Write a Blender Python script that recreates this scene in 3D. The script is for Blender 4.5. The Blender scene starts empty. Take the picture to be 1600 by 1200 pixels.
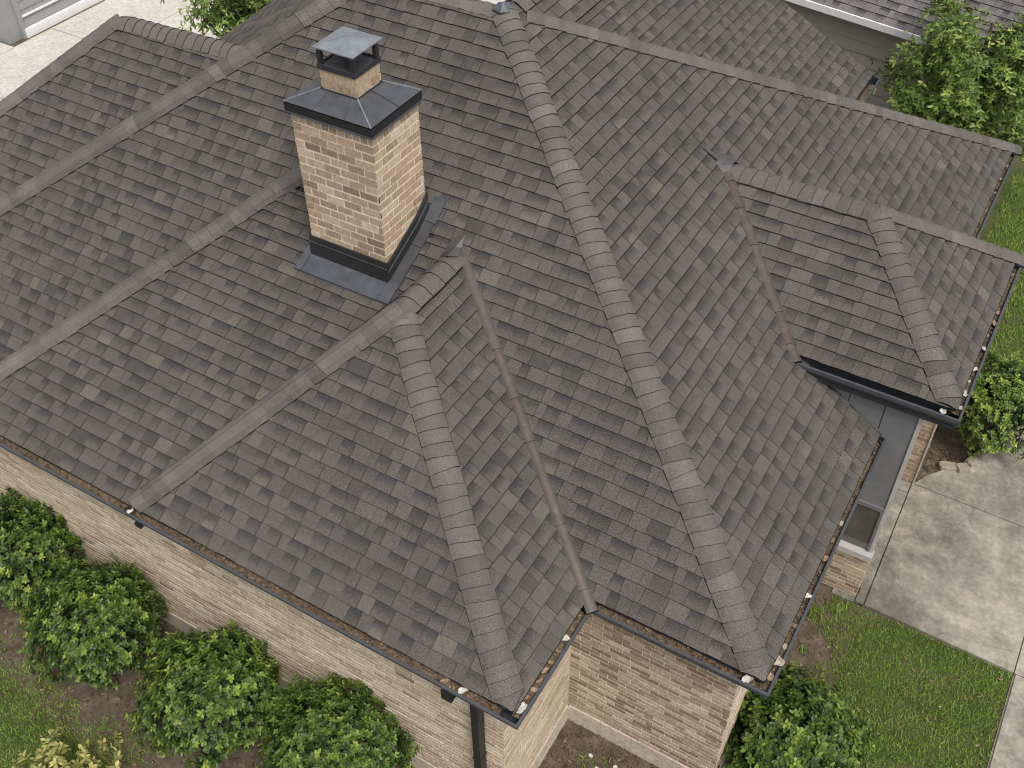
import bpy, math, random
import numpy as np
from mathutils import Vector, Matrix

random.seed(11)
rng = np.random.default_rng(5)
scene = bpy.context.scene
C = scene.collection

# ------------------------------------------------------------------ camera
E = 2.85                                    # height of the eaves above the ground
CAMP = Vector((2.28782892, -3.78630619, 8.5 + E))
CR = Vector((0.86020863, 0.50984954, -0.00972459))
CD = Vector((0.35048965, -0.60497627, -0.71495505))
CF = Vector((-0.37040264, 0.61160213, -0.69910279))
FPX = 1641.63
cd = bpy.data.cameras.new('camera')
cam = bpy.data.objects.new('camera', cd)
C.objects.link(cam)
cam.matrix_world = Matrix(((CR.x, -CD.x, -CF.x, CAMP.x), (CR.y, -CD.y, -CF.y, CAMP.y), (CR.z, -CD.z, -CF.z, CAMP.z), (0, 0, 0, 1)))
cd.sensor_width = 36
cd.lens = 36 * FPX / 1600
cd.clip_start, cd.clip_end = .1, 400
scene.camera = cam
scene.cycles.pixel_filter_type = 'BLACKMAN_HARRIS'
scene.cycles.filter_width = 1.05

# ------------------------------------------------------------------ light: bright overcast
SUN_EL, SUN_AZ = math.radians(58), math.radians(-36)      # azimuth measured from +x towards +y
world = bpy.data.worlds.new('World')
scene.world = world
world.use_nodes = True
wn = world.node_tree.nodes
wl = world.node_tree.links
sky = wn.new('ShaderNodeTexSky')
sky.sky_type = 'NISHITA'
sky.sun_disc = False
sky.sun_elevation = SUN_EL
sky.sun_rotation = math.pi / 2 - SUN_AZ
sky.dust_density = 4
hs = wn.new('ShaderNodeHueSaturation')
hs.inputs['Saturation'].default_value = .22
wl.new(sky.outputs[0], hs.inputs['Color'])
wl.new(hs.outputs[0], wn['Background'].inputs[0])
wn['Background'].inputs[1].default_value = .125
sl = bpy.data.lights.new('sun', 'SUN')
sl.energy = 1.4
sl.angle = math.radians(18)
sl.color = (1, .93, .84)
sun = bpy.data.objects.new('sun', sl)
C.objects.link(sun)
sd = Vector((math.cos(SUN_EL) * math.cos(SUN_AZ), math.cos(SUN_EL) * math.sin(SUN_AZ), math.sin(SUN_EL)))
sun.rotation_euler = (-sd).to_track_quat('-Z', 'Y').to_euler()
sun.location = (0, 0, 30)
vs = scene.view_settings
vs.view_transform = 'Standard'
vs.look = 'None'
vs.gamma = 1
vs.use_curve_mapping = False
vs.exposure = 0.66

def project(p):
    q = Vector(p) - CAMP
    d = q.dot(CF)
    return 800 + FPX * q.dot(CR) / d, 600 + FPX * q.dot(CD) / d, d

# ------------------------------------------------------------------ materials
def mat(name, rough=.8, spec=.3, metal=0.):
    m = bpy.data.materials.new(name)
    m.use_nodes = True
    b = m.node_tree.nodes['Principled BSDF']
    b.inputs['Roughness'].default_value = rough
    b.inputs['Specular IOR Level'].default_value = spec
    b.inputs['Metallic'].default_value = metal
    return m, m.node_tree, b

def node(nt, t, **kw):
    n = nt.nodes.new(t)
    for k, v in kw.items():
        if k in n.inputs.keys():
            n.inputs[k].default_value = v
        else:
            setattr(n, k, v)
    return n

def coords(nt, scale=1.):
    """position in the world, so that the grain runs on from piece to piece"""
    g = nt.nodes.new('ShaderNodeNewGeometry')
    return g.outputs['Position']

def noise(nt, scale, detail=3., rough=.55, vec=None, dist=0.):
    n = node(nt, 'ShaderNodeTexNoise', Scale=scale, Detail=detail, Roughness=rough, Distortion=dist)
    nt.links.new(vec if vec is not None else coords(nt), n.inputs['Vector'])
    return n.outputs['Fac']

def ramp(nt, fac, stops, interp='LINEAR'):
    r = nt.nodes.new('ShaderNodeValToRGB')
    r.color_ramp.interpolation = interp
    els = r.color_ramp.elements
    while len(els) < len(stops):
        els.new(.5)
    for e, (p, c) in zip(els, stops):
        e.position = p
        e.color = (*c, 1) if len(c) == 3 else c
    nt.links.new(fac, r.inputs[0])
    return r.outputs[0]

def mix(nt, fac, a, b, mode='MIX'):
    m = nt.nodes.new('ShaderNodeMix')
    m.data_type = 'RGBA'
    m.blend_type = mode
    for s, v in ((0, fac), (6, a), (7, b)):
        if isinstance(v, (int, float)):
            m.inputs[s].default_value = v
        elif isinstance(v, tuple):
            m.inputs[s].default_value = (*v, 1)
        else:
            nt.links.new(v, m.inputs[s])
    return m.outputs[2]

def math_(nt, op, a, b=None):
    m = nt.nodes.new('ShaderNodeMath')
    m.operation = op
    for i, v in enumerate((a, b)):
        if v is None:
            continue
        if isinstance(v, (int, float)):
            m.inputs[i].default_value = v
        else:
            nt.links.new(v, m.inputs[i])
    return m.outputs[0]

def bump(nt, b, h, strength=.4, dist=.004):
    n = node(nt, 'ShaderNodeBump', Strength=strength, Distance=dist)
    nt.links.new(h, n.inputs['Height'])
    nt.links.new(n.outputs[0], b.inputs['Normal'])

def attr(nt, name='tone'):
    a = nt.nodes.new('ShaderNodeAttribute')
    a.attribute_name = name
    s = nt.nodes.new('ShaderNodeSeparateColor')
    nt.links.new(a.outputs['Color'], s.inputs[0])
    return s.outputs[0], s.outputs[1], s.outputs[2]

def grey(v):
    return (v, v, v)

def shingle_mat(name, dark, mid, light, tan, cap=False):
    m, nt, b = mat(name, .92, .18)
    t, band, s = attr(nt)
    col = ramp(nt, t, [(0, dark), (.32, mid), (.68, light), (1, tan)])
    # the darker granules that blend down from the top of many tabs
    sh = math_(nt, 'MULTIPLY', band, ramp(nt, math_(nt, 'ADD', s, math_(nt, 'MULTIPLY', noise(nt, 45), .35)), [(.45, grey(0)), (.68, grey(.45)), (.95, grey(.9))]))
    col = mix(nt, sh, col, (.036, .036, .038))
    gr = noise(nt, 120, 2, .85)
    col = mix(nt, .75, col, ramp(nt, gr, [(.33, grey(.12)), (.5, grey(.5)), (.67, grey(.9))]), 'OVERLAY')
    g2 = noise(nt, 75, 3, .7)
    col = mix(nt, .35, col, ramp(nt, g2, [(.3, grey(.3)), (.7, grey(.72))]), 'OVERLAY')
    col = mix(nt, .3, col, ramp(nt, noise(nt, 1.1, 5, .6), [(.3, grey(.33)), (.7, grey(.66))]), 'OVERLAY')
    fl = ramp(nt, noise(nt, 95, 1, .5), [(.735, grey(0)), (.755, grey(1))])          # pale loose granules
    col = mix(nt, math_(nt, 'MULTIPLY', fl, .4), col, (.42, .36, .30))
    nt.links.new(col, b.inputs['Base Color'])
    bump(nt, b, gr, .5, .004)
    return m

M = {}
M['shingle'] = shingle_mat('asphalt_shingle', (.050, .0465, .043), (.076, .069, .0615), (.093, .0835, .0735), (.122, .104, .086))
M['cap'] = shingle_mat('hip_shingle', (.076, .070, .064), (.101, .092, .083), (.119, .109, .098), (.148, .134, .119), True)
M['far_shingle'] = shingle_mat('neighbour_shingle', (.10, .093, .092), (.125, .115, .113), (.15, .138, .135), (.18, .165, .16))
m, nt, b = mat('shingle_edge_and_shadow', .95, .1)
b.inputs['Base Color'].default_value = (.016, .015, .014, 1)  # black asphalt cut edge, also the colour of the painted shadow lines
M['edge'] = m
m, nt, b = mat('roof_felt', .95, .1)
nt.links.new(ramp(nt, noise(nt, 20), [(.3, (.02, .019, .018)), (.7, (.035, .032, .03))]), b.inputs['Base Color'])
M['deck'] = m

def brick_mat(name, stops, streak):
    m, nt, b = mat(name, .88, .2)
    t, r, _ = attr(nt)
    col = ramp(nt, t, stops)
    mp = node(nt, 'ShaderNodeMapping')
    mp.inputs['Scale'].default_value = (1, 1, .16)
    nt.links.new(coords(nt), mp.inputs['Vector'])
    sn = noise(nt, 110, 3, .7, mp.outputs[0])                                         # wire-cut streaks down the face
    col = mix(nt, streak, col, ramp(nt, sn, [(.28, grey(.12)), (.5, grey(.5)), (.72, grey(.85))]), 'OVERLAY')
    col = mix(nt, .35, col, ramp(nt, noise(nt, 26, 4, .7), [(.3, grey(.3)), (.7, grey(.7))]), 'OVERLAY')
    nt.links.new(col, b.inputs['Base Color'])
    bump(nt, b, noise(nt, 120, 3, .7), .4, .003)
    return m
M['brick'] = brick_mat('tan_brick', [(0, (.21, .152, .105)), (.35, (.325, .242, .172)), (.7, (.42, .322, .23)), (1, (.50, .412, .315))], .48)
M['wall_brick'] = brick_mat('pale_brick', [(0, (.205, .15, .10)), (.35, (.335, .265, .19)), (.7, (.455, .375, .278)), (1, (.535, .462, .365))], .48)
m, nt, b = mat('mortar', .95, .1)
nt.links.new(ramp(nt, noise(nt, 60, 4), [(.3, (.60, .53, .43)), (.7, (.70, .63, .53))]), b.inputs['Base Color'])
bump(nt, b, noise(nt, 150), .5, .003)
M['mortar'] = m
m, nt, b = mat('wall_mortar', .95, .1)
nt.links.new(ramp(nt, noise(nt, 60, 4), [(.3, (.56, .505, .42)), (.7, (.66, .61, .52))]), b.inputs['Base Color'])
bump(nt, b, noise(nt, 150), .5, .003)
M['wall_mortar'] = m

def concrete_mat(name, lo, hi, stain, amt):
    m, nt, b = mat(name, .9, .2)
    col = ramp(nt, noise(nt, 2.4, 9, .72), [(.36, lo), (.62, hi)])
    st = ramp(nt, noise(nt, .62, 10, .70), [(.43, grey(0)), (.62, grey(1))])
    col = mix(nt, math_(nt, 'MULTIPLY', st, amt), col, stain)
    col = mix(nt, .5, col, ramp(nt, noise(nt, 90, 3, .75), [(.3, grey(.3)), (.7, grey(.7))]), 'OVERLAY')
    col = mix(nt, .55, col, ramp(nt, noise(nt, 14, 9, .78), [(.34, grey(.25)), (.5, grey(.5)), (.66, grey(.74))]), 'OVERLAY')
    vo = node(nt, 'ShaderNodeTexVoronoi', Scale=.9, feature='DISTANCE_TO_EDGE')
    wv = node(nt, 'ShaderNodeTexNoise', Scale=3., Detail=6.)
    nt.links.new(coords(nt), wv.inputs['Vector'])
    nt.links.new(mix(nt, .13, coords(nt), wv.outputs['Color']), vo.inputs['Vector'])
    ck = ramp(nt, vo.outputs['Distance'], [(0, grey(1)), (.0035, grey(0))])
    ck = math_(nt, 'MULTIPLY', ck, ramp(nt, noise(nt, .9, 2), [(.52, grey(0)), (.58, grey(.6))]))
    col = mix(nt, ck, col, (.08, .07, .056))
    sp = ramp(nt, noise(nt, 38, 2, .5), [(.70, grey(0)), (.74, grey(1))])
    col = mix(nt, math_(nt, 'MULTIPLY', sp, .22), col, (.62, .57, .49))
    nt.links.new(col, b.inputs['Base Color'])
    bump(nt, b, noise(nt, 70, 4, .7), .35, .005)
    return m
M['concrete'] = concrete_mat('driveway_concrete', (.205, .186, .156), (.335, .305, .26), (.10, .09, .075), .85)
M['pale_concrete'] = concrete_mat('pale_concrete', (.42, .39, .35), (.52, .49, .45), (.36, .335, .30), .4)
M['footing'] = concrete_mat('footing_concrete', (.40, .35, .28), (.52, .46, .38), (.24, .20, .15), .5)
M['stone'] = concrete_mat('edging_stone', (.19, .16, .125), (.30, .26, .21), (.12, .10, .078), .6)

def painted(name, col, rough, spec=.5, metal=0., var=.25, streak=False):
    m, nt, b = mat(name, rough, spec, metal)
    n = noise(nt, 7, 6, .65)
    c = ramp(nt, n, [(.25, tuple(x * (1 - var) for x in col)), (.75, tuple(min(1, x * (1 + var)) for x in col))])
    c = mix(nt, .2, c, ramp(nt, noise(nt, 160, 2, .7), [(.3, grey(.35)), (.7, grey(.65))]), 'OVERLAY')
    nt.links.new(c, b.inputs['Base Color'])
    nt.links.new(ramp(nt, noise(nt, 12, 4), [(.3, grey(max(0, rough - .12))), (.7, grey(min(1, rough + .15)))]), b.inputs['Roughness'])
    return m
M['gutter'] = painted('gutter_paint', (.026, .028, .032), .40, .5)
M['lip'] = painted('gutter_lip_highlight', (.052, .056, .064), .36, .5)  # paler than the trough: a highlight painted along the lip
M['black_metal'] = painted('black_flashing', (.016, .016, .018), .5, .5)
M['slate_metal'] = painted('slate_flashing', (.078, .085, .097), .45, .5, .35)
M['pan_metal'] = painted('dull_flashing', (.055, .055, .058), .55, .5, .2)
M['cover_metal'] = painted('chimney_cover_metal', (.095, .10, .112), .38, .5, .45)
M['lid_metal'] = painted('chimney_lid_metal', (.22, .24, .265), .45, .5, .4)
M['lead'] = painted('lead_sheet', (.075, .073, .074), .55, .5, .3)
M['grey_siding'] = painted('grey_siding', (.26, .26, .27), .6, .3, 0, .08)
M['beige_siding'] = painted('beige_siding', (.36, .335, .285), .65, .3, 0, .08)
M['white'] = painted('white_paint', (.70, .70, .70), .5, .4, 0, .08)
M['trim'] = painted('grey_white_trim', (.36, .35, .335), .55, .4, 0, .12)
M['upper_wall'] = painted('blue_grey_board', (.145, .148, .152), .6, .3, 0, .12)
M['frame_grey'] = painted('grey_frame', (.13, .133, .138), .5, .4, 0, .1)
m, nt, b = mat('valley_metal', .55, .4, .25)
mp = node(nt, 'ShaderNodeMapping')
nt.links.new(coords(nt), mp.inputs['Vector'])
t, r, _ = attr(nt)
c = ramp(nt, noise(nt, 9, 5, .7), [(.3, (.054, .042, .034)), (.55, (.080, .063, .050)), (.75, (.122, .10, .083))])
c = mix(nt, t, c, (.09, .082, .078))
c = mix(nt, .4, c, ramp(nt, noise(nt, 90, 3, .7), [(.3, grey(.3)), (.7, grey(.7))]), 'OVERLAY')
nt.links.new(c, b.inputs['Base Color'])
M['valley'] = m
m, nt, b = mat('window_glass', .06, .6)
nt.links.new(ramp(nt, noise(nt, 2.5, 3), [(.35, (.055, .056, .052)), (.7, (.10, .095, .08))]), b.inputs['Base Color'])
b.inputs['Coat Weight'].default_value = .4
M['glass'] = m
m, nt, b = mat('soil', .97, .1)
c = ramp(nt, noise(nt, 5, 7, .7), [(.28, (.050, .038, .028)), (.5, (.105, .082, .062)), (.72, (.17, .138, .108))])
c = mix(nt, .6, c, ramp(nt, noise(nt, 55, 4, .75), [(.3, grey(.2)), (.7, grey(.78))]), 'OVERLAY')
nt.links.new(c, b.inputs['Base Color'])
bump(nt, b, noise(nt, 40, 5, .7), .8, .02)
M['soil'] = m
m, nt, b = mat('turf_soil', .97, .1)
c = ramp(nt, noise(nt, 2.2, 7, .68), [(.34, (.045, .070, .020)), (.52, (.070, .085, .030)), (.70, (.12, .10, .060))])
c = mix(nt, .6, c, ramp(nt, noise(nt, 60, 4, .75), [(.3, grey(.2)), (.7, grey(.75))]), 'OVERLAY')
nt.links.new(c, b.inputs['Base Color'])
bump(nt, b, noise(nt, 60, 4, .7), .9, .02)
M['turf'] = m

def leaf_mat(name, a, bb, c_, rough=.45, spec=.32, trans=.12):
    m, nt, b = mat(name, rough, spec)
    t, r, _ = attr(nt)
    col = ramp(nt, t, [(0, a), (.55, bb), (1, c_)])
    nt.links.new(col, b.inputs['Base Color'])
    b.inputs['Subsurface Weight'].default_value = 0
    tr = nt.nodes.new('ShaderNodeBsdfTranslucent')
    nt.links.new(col, tr.inputs['Color'])
    mx = nt.nodes.new('ShaderNodeMixShader')
    mx.inputs[0].default_value = trans
    out = nt.nodes['Material Output']
    nt.links.new(b.outputs[0], mx.inputs[1])
    nt.links.new(tr.outputs[0], mx.inputs[2])
    nt.links.new(mx.outputs[0], out.inputs[0])
    return m
M['leaf'] = leaf_mat('shrub_leaf', (.010, .024, .006), (.074, .130, .022), (.235, .30, .052))
M['tree_leaf'] = leaf_mat('tree_leaf', (.040, .078, .014), (.11, .175, .030), (.30, .36, .08), .45)
M['yellow_leaf'] = leaf_mat('yellow_leaf', (.20, .20, .06), (.38, .36, .12), (.55, .52, .25), .5)
M['grass'] = leaf_mat('grass_blade', (.115, .20, .036), (.22, .335, .062), (.38, .39, .16), .6, .25, .2)
M['dry'] = leaf_mat('dry_leaf', (.13, .085, .05), (.30, .21, .14), (.58, .55, .51), .75, .2, .05)
M['litter'] = leaf_mat('leaf_litter', (.05, .034, .021), (.125, .085, .053), (.27, .195, .122), .85, .15, 0)
m, nt, b = mat('gutter_mulch', .95, .1)
c = ramp(nt, noise(nt, 18, 6, .75), [(.25, (.045, .032, .024)), (.5, (.135, .098, .070)), (.75, (.24, .18, .135))])
nt.links.new(c, b.inputs['Base Color'])
bump(nt, b, noise(nt, 60, 4, .7), .8, .01)
M['mulch'] = m
m, nt, b = mat('bark', .95, .1)
nt.links.new(ramp(nt, noise(nt, 18, 5, .7), [(.3, (.05, .038, .028)), (.7, (.13, .10, .075))]), b.inputs['Base Color'])
bump(nt, b, noise(nt, 40, 4), .7, .01)
M['bark'] = m

# ------------------------------------------------------------------ object helpers
def obj(name, me, parent=None, **props):
    o = bpy.data.objects.new(name, me)
    C.objects.link(o)
    if parent is not None:
        o.parent = parent
    for k, v in props.items():
        o[k] = v
    return o

def thing(name, label, cat, loc=(0, 0, 0), group=None, rz=0):
    o = bpy.data.objects.new(name, None)
    o.empty_display_size = .2
    C.objects.link(o)
    o.location = loc
    o.rotation_euler = (0, 0, rz)
    o['label'] = label
    o['category'] = cat
    if group:
        o['group'] = group
    return o

class MB:
    """collects faces with a tone colour per point and a material slot per face"""
    def __init__(s):
        s.v, s.f, s.c, s.m = [], [], [], []
    def add(s, verts, faces, col=(.5, 0, 0), mi=0, cols=None):
        n = len(s.v)
        s.v += [tuple(x) for x in verts]
        s.c += cols if cols is not None else [col] * len(verts)
        s.f += [tuple(i + n for i in f) for f in faces]
        s.m += [mi] * len(faces) if isinstance(mi, int) else list(mi)
        return s
    def box(s, lo, hi, col=(.5, 0, 0), mi=0):
        (a, b_, c), (d, e, f) = lo, hi
        s.add([(a, b_, c), (d, b_, c), (d, e, c), (a, e, c), (a, b_, f), (d, b_, f), (d, e, f), (a, e, f)],
              [(3, 2, 1, 0), (4, 5, 6, 7), (0, 1, 5, 4), (1, 2, 6, 5), (2, 3, 7, 6), (3, 0, 4, 7)], col, mi)
        return s
    def prism(s, pts, off, col=(.5, 0, 0), mi=0):
        """closed slab: the polygon pts and the same polygon moved by off"""
        n = len(pts)
        off = Vector(off)
        v = [Vector(p) for p in pts] + [Vector(p) + off for p in pts]
        s.add(v, [tuple(range(n)), tuple(range(2 * n - 1, n - 1, -1))] + [(i, (i + 1) % n, n + (i + 1) % n, n + i) for i in range(n)], col, mi)
        return s
    def bar(s, a, b_, w, h, up=(0, 0, 1), col=(.5, 0, 0), mi=0):
        a, b_ = Vector(a), Vector(b_)
        d = (b_ - a).normalized()
        side = d.cross(Vector(up)).normalized()
        u = side.cross(d)
        P = [side * sx * w / 2 + u * sz * h / 2 for sx, sz in ((-1, -1), (1, -1), (1, 1), (-1, 1))]
        s.prism([a + q for q in P], b_ - a, col, mi)
        return s
    def tube(s, pts, radii, n=8, col=(.5, 0, 0), mi=0):
        rings = []
        for i, p in enumerate(pts):
            p = Vector(p)
            d = (Vector(pts[min(i + 1, len(pts) - 1)]) - Vector(pts[max(i - 1, 0)])).normalized()
            x = d.orthogonal().normalized()
            y = d.cross(x)
            rings.append([p + (x * math.cos(2 * math.pi * k / n) + y * math.sin(2 * math.pi * k / n)) * radii[i] for k in range(n)])
        v = [q for r in rings for q in r]
        f = [(i * n + k, i * n + (k + 1) % n, (i + 1) * n + (k + 1) % n, (i + 1) * n + k) for i in range(len(pts) - 1) for k in range(n)]
        f += [tuple(range(n - 1, -1, -1)), tuple(range((len(pts) - 1) * n, len(pts) * n))]
        s.add(v, f, col, mi)
        return s
    def mesh(s, name, mats):
        me = bpy.data.meshes.new(name)
        me.from_pydata(s.v, [], s.f)
        for k in (mats if isinstance(mats, (list, tuple)) else [mats]):
            me.materials.append(M[k])
        a = me.attributes.new('tone', 'FLOAT_COLOR', 'POINT')
        a.data.foreach_set('color', np.array([(*c, 1) for c in s.c], dtype=np.float32).ravel())
        if any(s.m):
            me.polygons.foreach_set('material_index', np.array(s.m, dtype=np.int32))
        return me
    def build(s, name, mats, parent=None, **props):
        return obj(name, s.mesh(name, mats), parent, **props)

def np_mesh(name, verts, faces, material, tone):
    """fast mesh of equal faces (n x 3 or n x 4)"""
    k = faces.shape[1]
    me = bpy.data.meshes.new(name)
    me.vertices.add(len(verts))
    me.vertices.foreach_set('co', verts.astype(np.float32).ravel())
    me.loops.add(faces.size)
    me.loops.foreach_set('vertex_index', faces.astype(np.int32).ravel())
    me.polygons.add(len(faces))
    me.polygons.foreach_set('loop_start', np.arange(0, faces.size, k, dtype=np.int32))
    me.update(calc_edges=True)
    me.materials.append(M[material])
    a = me.attributes.new('tone', 'FLOAT_COLOR', 'POINT')
    c = np.zeros((len(verts), 4), np.float32)
    c[:, 0] = tone
    c[:, 3] = 1
    a.data.foreach_set('color', c.ravel())
    return me

def unit(a):
    return a / np.maximum(np.linalg.norm(a, axis=-1, keepdims=True), 1e-9)

def leaves_mesh(name, base, d, nrm, ln, wd, tone, material):
    """folded oval leaves: base, tip, two sides and a sunk midrib"""
    d, nrm = unit(d), unit(nrm)
    s = unit(np.cross(d, nrm))
    nrm = np.cross(s, d)
    ln, wd = ln[:, None], wd[:, None]
    sag = ln * .12
    b0 = base
    tip = base + d * ln - nrm * sag
    mid = base + d * ln * .5 - nrm * wd * .10
    L1, R1 = base + d * ln * .32 + s * wd * .44 + nrm * wd * .1, base + d * ln * .32 - s * wd * .44 + nrm * wd * .1
    L2, R2 = base + d * ln * .72 + s * wd * .38 + nrm * wd * .04 - nrm * sag * .5, base + d * ln * .72 - s * wd * .38 + nrm * wd * .04 - nrm * sag * .5
    n = len(base)
    V = np.stack([b0, R1, R2, tip, L2, L1, mid], 1).reshape(-1, 3)
    k = (np.arange(n) * 7)[:, None]
    F = np.concatenate([k + np.array(t) for t in ((0, 1, 6), (1, 2, 6), (2, 3, 6), (3, 4, 6), (4, 5, 6), (5, 0, 6))], 0)
    return np_mesh(name, V, F, material, np.repeat(tone, 7))

# ------------------------------------------------------------------ the roof's corner points (heights above the eaves)
y2, x3, y4 = 1.3859, 1.7686, 11.7492
P = dict(
    P1=(0, 0, 0), P2=(0, y2, 0), P3=(x3, y2, 0), P4=(x3, y4, 0), P11=(-4.741, 0, 0), P10=(-2.846, 2.536, 1.7005), V1=(-2.846, 3.654, 1.7005),
    P9=(-3.5757, 5.8321, 3.333), P5=(.643, 4.8476, .7017), P6=(2.388, 4.8476, .7017), P7=(2.388, 7.964, .7017), P8=(.784, 6.5276, 1.7483), V3=(-1.035, 6.5276, 1.7483),
    T1=(-5.37, 5.832, 3.333), B1=(-10.30, 1.3859, 0), L2t=(-5.28, 3.654, 1.7005), L2b=(-7.62, 0., 0.), L1b=(-11.0, .75, -.477),
    W0a=(-6.747, 4.869, 2.491), W0b=(-8.734, 4.82, 2.455), W0e=(-9.977, 3.472, 1.444), W0f=(-12.3, .95, -.446))
P = {k: Vector(v) + Vector((0, 0, E)) for k, v in P.items()}
sF2 = 3.333 / (5.8321 - y2)

house = thing('brick_house', 'tan brick house with hipped brown asphalt shingle roof and tall brick chimney', 'house', (-3, 5, 0))
hinv = Vector(house.location)
def hpart(mb, name, mats, parent=None, **props):
    o = mb.build(name, mats, house if parent is None else parent, **props)
    if parent is None:
        o.matrix_parent_inverse = Matrix.Translation(-hinv)
    return o

# ------------------------------------------------------------------ shingled slopes
EXPO = .155
def clip(poly, n, c):
    """keep the side n.p <= c"""
    out = []
    for i, p in enumerate(poly):
        q = poly[(i + 1) % len(poly)]
        a, b_ = n[0] * p[0] + n[1] * p[1] - c, n[0] * q[0] + n[1] * q[1] - c
        if a <= 0:
            out.append(p)
        if (a < 0 < b_) or (b_ < 0 < a):
            t = a / (a - b_)
            out.append((p[0] + t * (q[0] - p[0]), p[1] + t * (q[1] - p[1])))
    return out

def area(p):
    return abs(sum(p[i][0] * p[(i + 1) % len(p)][1] - p[(i + 1) % len(p)][0] * p[i][1] for i in range(len(p)))) / 2

slopes = []                   # (slope object, material, pieces)
def slope(pts, skip=None, start=.10, first=None, expo=EXPO, wmin=.085, wmax=.27, udir=None, material='shingle', parent=None, sag=1., slant=None):
    pts = [Vector(p) for p in pts]
    n = Vector((0, 0, 0))
    for i in range(len(pts)):
        n += (pts[i] - pts[0]).cross(pts[(i + 1) % len(pts)] - pts[0])
    n.normalize()
    if n.z < 0:
        n = -n
    if abs(n.x) > abs(n.y):
        sag *= .8
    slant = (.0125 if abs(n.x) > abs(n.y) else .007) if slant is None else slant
    u = Vector((0, 0, 1)).cross(n).normalized() if udir is None else Vector(udir).normalized()
    v = n.cross(u).normalized()
    O = min(pts, key=lambda p: p.dot(v))
    P2 = [((p - O).dot(u), (p - O).dot(v)) for p in pts]
    cen = (sum(p[0] for p in P2) / len(P2), sum(p[1] for p in P2) / len(P2))
    edges = []
    for i in range(len(P2)):
        p, q = P2[i], P2[(i + 1) % len(P2)]
        nn = (q[1] - p[1], p[0] - q[0])
        c = nn[0] * p[0] + nn[1] * p[1]
        if nn[0] * cen[0] + nn[1] * cen[1] > c:
            nn, c = (-nn[0], -nn[1]), -c
        edges.append((nn, c))
    def to3(a, h):
        return O + u * a[0] + v * a[1] + n * h
    deck = MB()
    dk = [q for q in P2]
    dk = clip(dk, (0, -1), -start)
    if parent is None:
        ds = hpart(deck.prism([to3(a, -.006) for a in dk], -n * .03), 'roof_slope', 'deck')
    else:
        ds = deck.prism([to3(a, -.006) for a in dk], -n * .05).build('roof_slope', 'deck', parent)
        ds.matrix_parent_inverse = Matrix.Translation(-Vector(parent.location))
    pieces = []
    vmax = max(p[1] for p in P2)
    umin, umax = min(p[0] for p in P2), max(p[0] for p in P2)
    k = 0
    v0 = start
    while v0 < vmax:
        v1 = v0 + expo
        a = umin - random.random() * .3
        wob = random.uniform(-.004, .004)
        high = random.random() < .5
        while a < umax:
            w = random.choice((random.uniform(wmin, wmin + .07), random.uniform(wmin + .05, wmax), random.uniform(wmin + .05, wmax - .05)))
            g = .0016
            dv = wob + random.uniform(-.003, .003)
            a0 = a
            poly = [(a + g, v0 + dv), (a + w - g, v0 + dv), (a + w - g, v1 + .012), (a + g, v1 + .012)]
            for nn, c in edges:
                if poly:
                    poly = clip(poly, nn, c)
            a += w
            if len(poly) < 3 or area(poly) < 4e-4:
                continue
            cx, cy = sum(p[0] for p in poly) / len(poly), sum(p[1] for p in poly) / len(poly)
            mid = to3((cx, cy), 0)
            if skip is not None and skip(mid):
                continue
            high = not high if random.random() < .85 else high
            t = (.019 if high else .0145) * sag + random.uniform(-.001, .001)
            r = random.random()
            tone = random.gauss(.50 if not high else .42, .09) if r < .86 else (random.uniform(.62, .9) if r < .925 else random.uniform(.08, .30))
            band = random.choice((.35, .7, .85, 1., 1.)) if high else random.choice((0., 0., .1, .45))
            tone = min(1, max(0, tone))
            m_ = len(poly)
            top, cols = [], []
            for p in poly:
                s_ = (p[1] - v0) / expo
                top.append(to3(p, t + (.002 - t) * s_))
                cols.append((tone, band, max(0., min(1., s_))))
            bot = [to3((p[0], p[1] - (slant if p[1] < v0 + dv + .012 else 0)), -.005) for p in poly]  # lower edge slanted out, so its black draws the course's shadow line
            faces = [tuple(range(m_))] + [(i, m_ + i, m_ + (i + 1) % m_, (i + 1) % m_) for i in range(m_)]
            if (top[1] - top[0]).cross(top[2] - top[1]).dot(n) < 0:
                faces = [tuple(reversed(f)) for f in faces]
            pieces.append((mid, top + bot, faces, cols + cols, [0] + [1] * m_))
        v0 = v1
        k += 1
    slopes.append((ds, material, pieces))
    return ds

def ab(z):       # a height above the eaves as a world height
    return z + E
# main front slope; what lies under the low-pitched part and the front wing is left off
vdir = (P['V1'] - P['P2'])
l2dir = (P['L2t'] - P['L2b'])
def skip_front(p):
    if p.z > ab(1.72):
        return False
    left_of_valley = (p.x - P['P2'].x) * vdir.y - (p.y - P['P2'].y) * vdir.x < -.35 * abs(vdir.y)
    right_of_l2 = (p.x - P['L2b'].x) * l2dir.y - (p.y - P['L2b'].y) * l2dir.x > .12 * abs(l2dir.y)
    return left_of_valley and right_of_l2
slope([P['B1'], P['P3'], P['P9'], P['T1']], skip_front)
slope([Vector((-11.0, .75, ab((.75 - y2) * sF2))), Vector((-7.0, .75, ab((.75 - y2) * sF2))), Vector((-6.4, y2 + .11, ab(.11 * sF2))), Vector((-10.25, y2 + .11, ab(.11 * sF2)))], None, start=.12)
# low-pitched front slope
slope([P['L2b'], P['P11'], P['V1'], P['L2t']])
# front wing: hip end, right slope, the narrow slope behind its left hip
slope([P['P11'], P['P1'], P['P10']])
slope([P['P1'], P['P2'], P['V1'], P['P10']])
slope([P['P11'], P['P10'], P['V1']], start=0, udir=P['V1'] - P['P11'])
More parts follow.
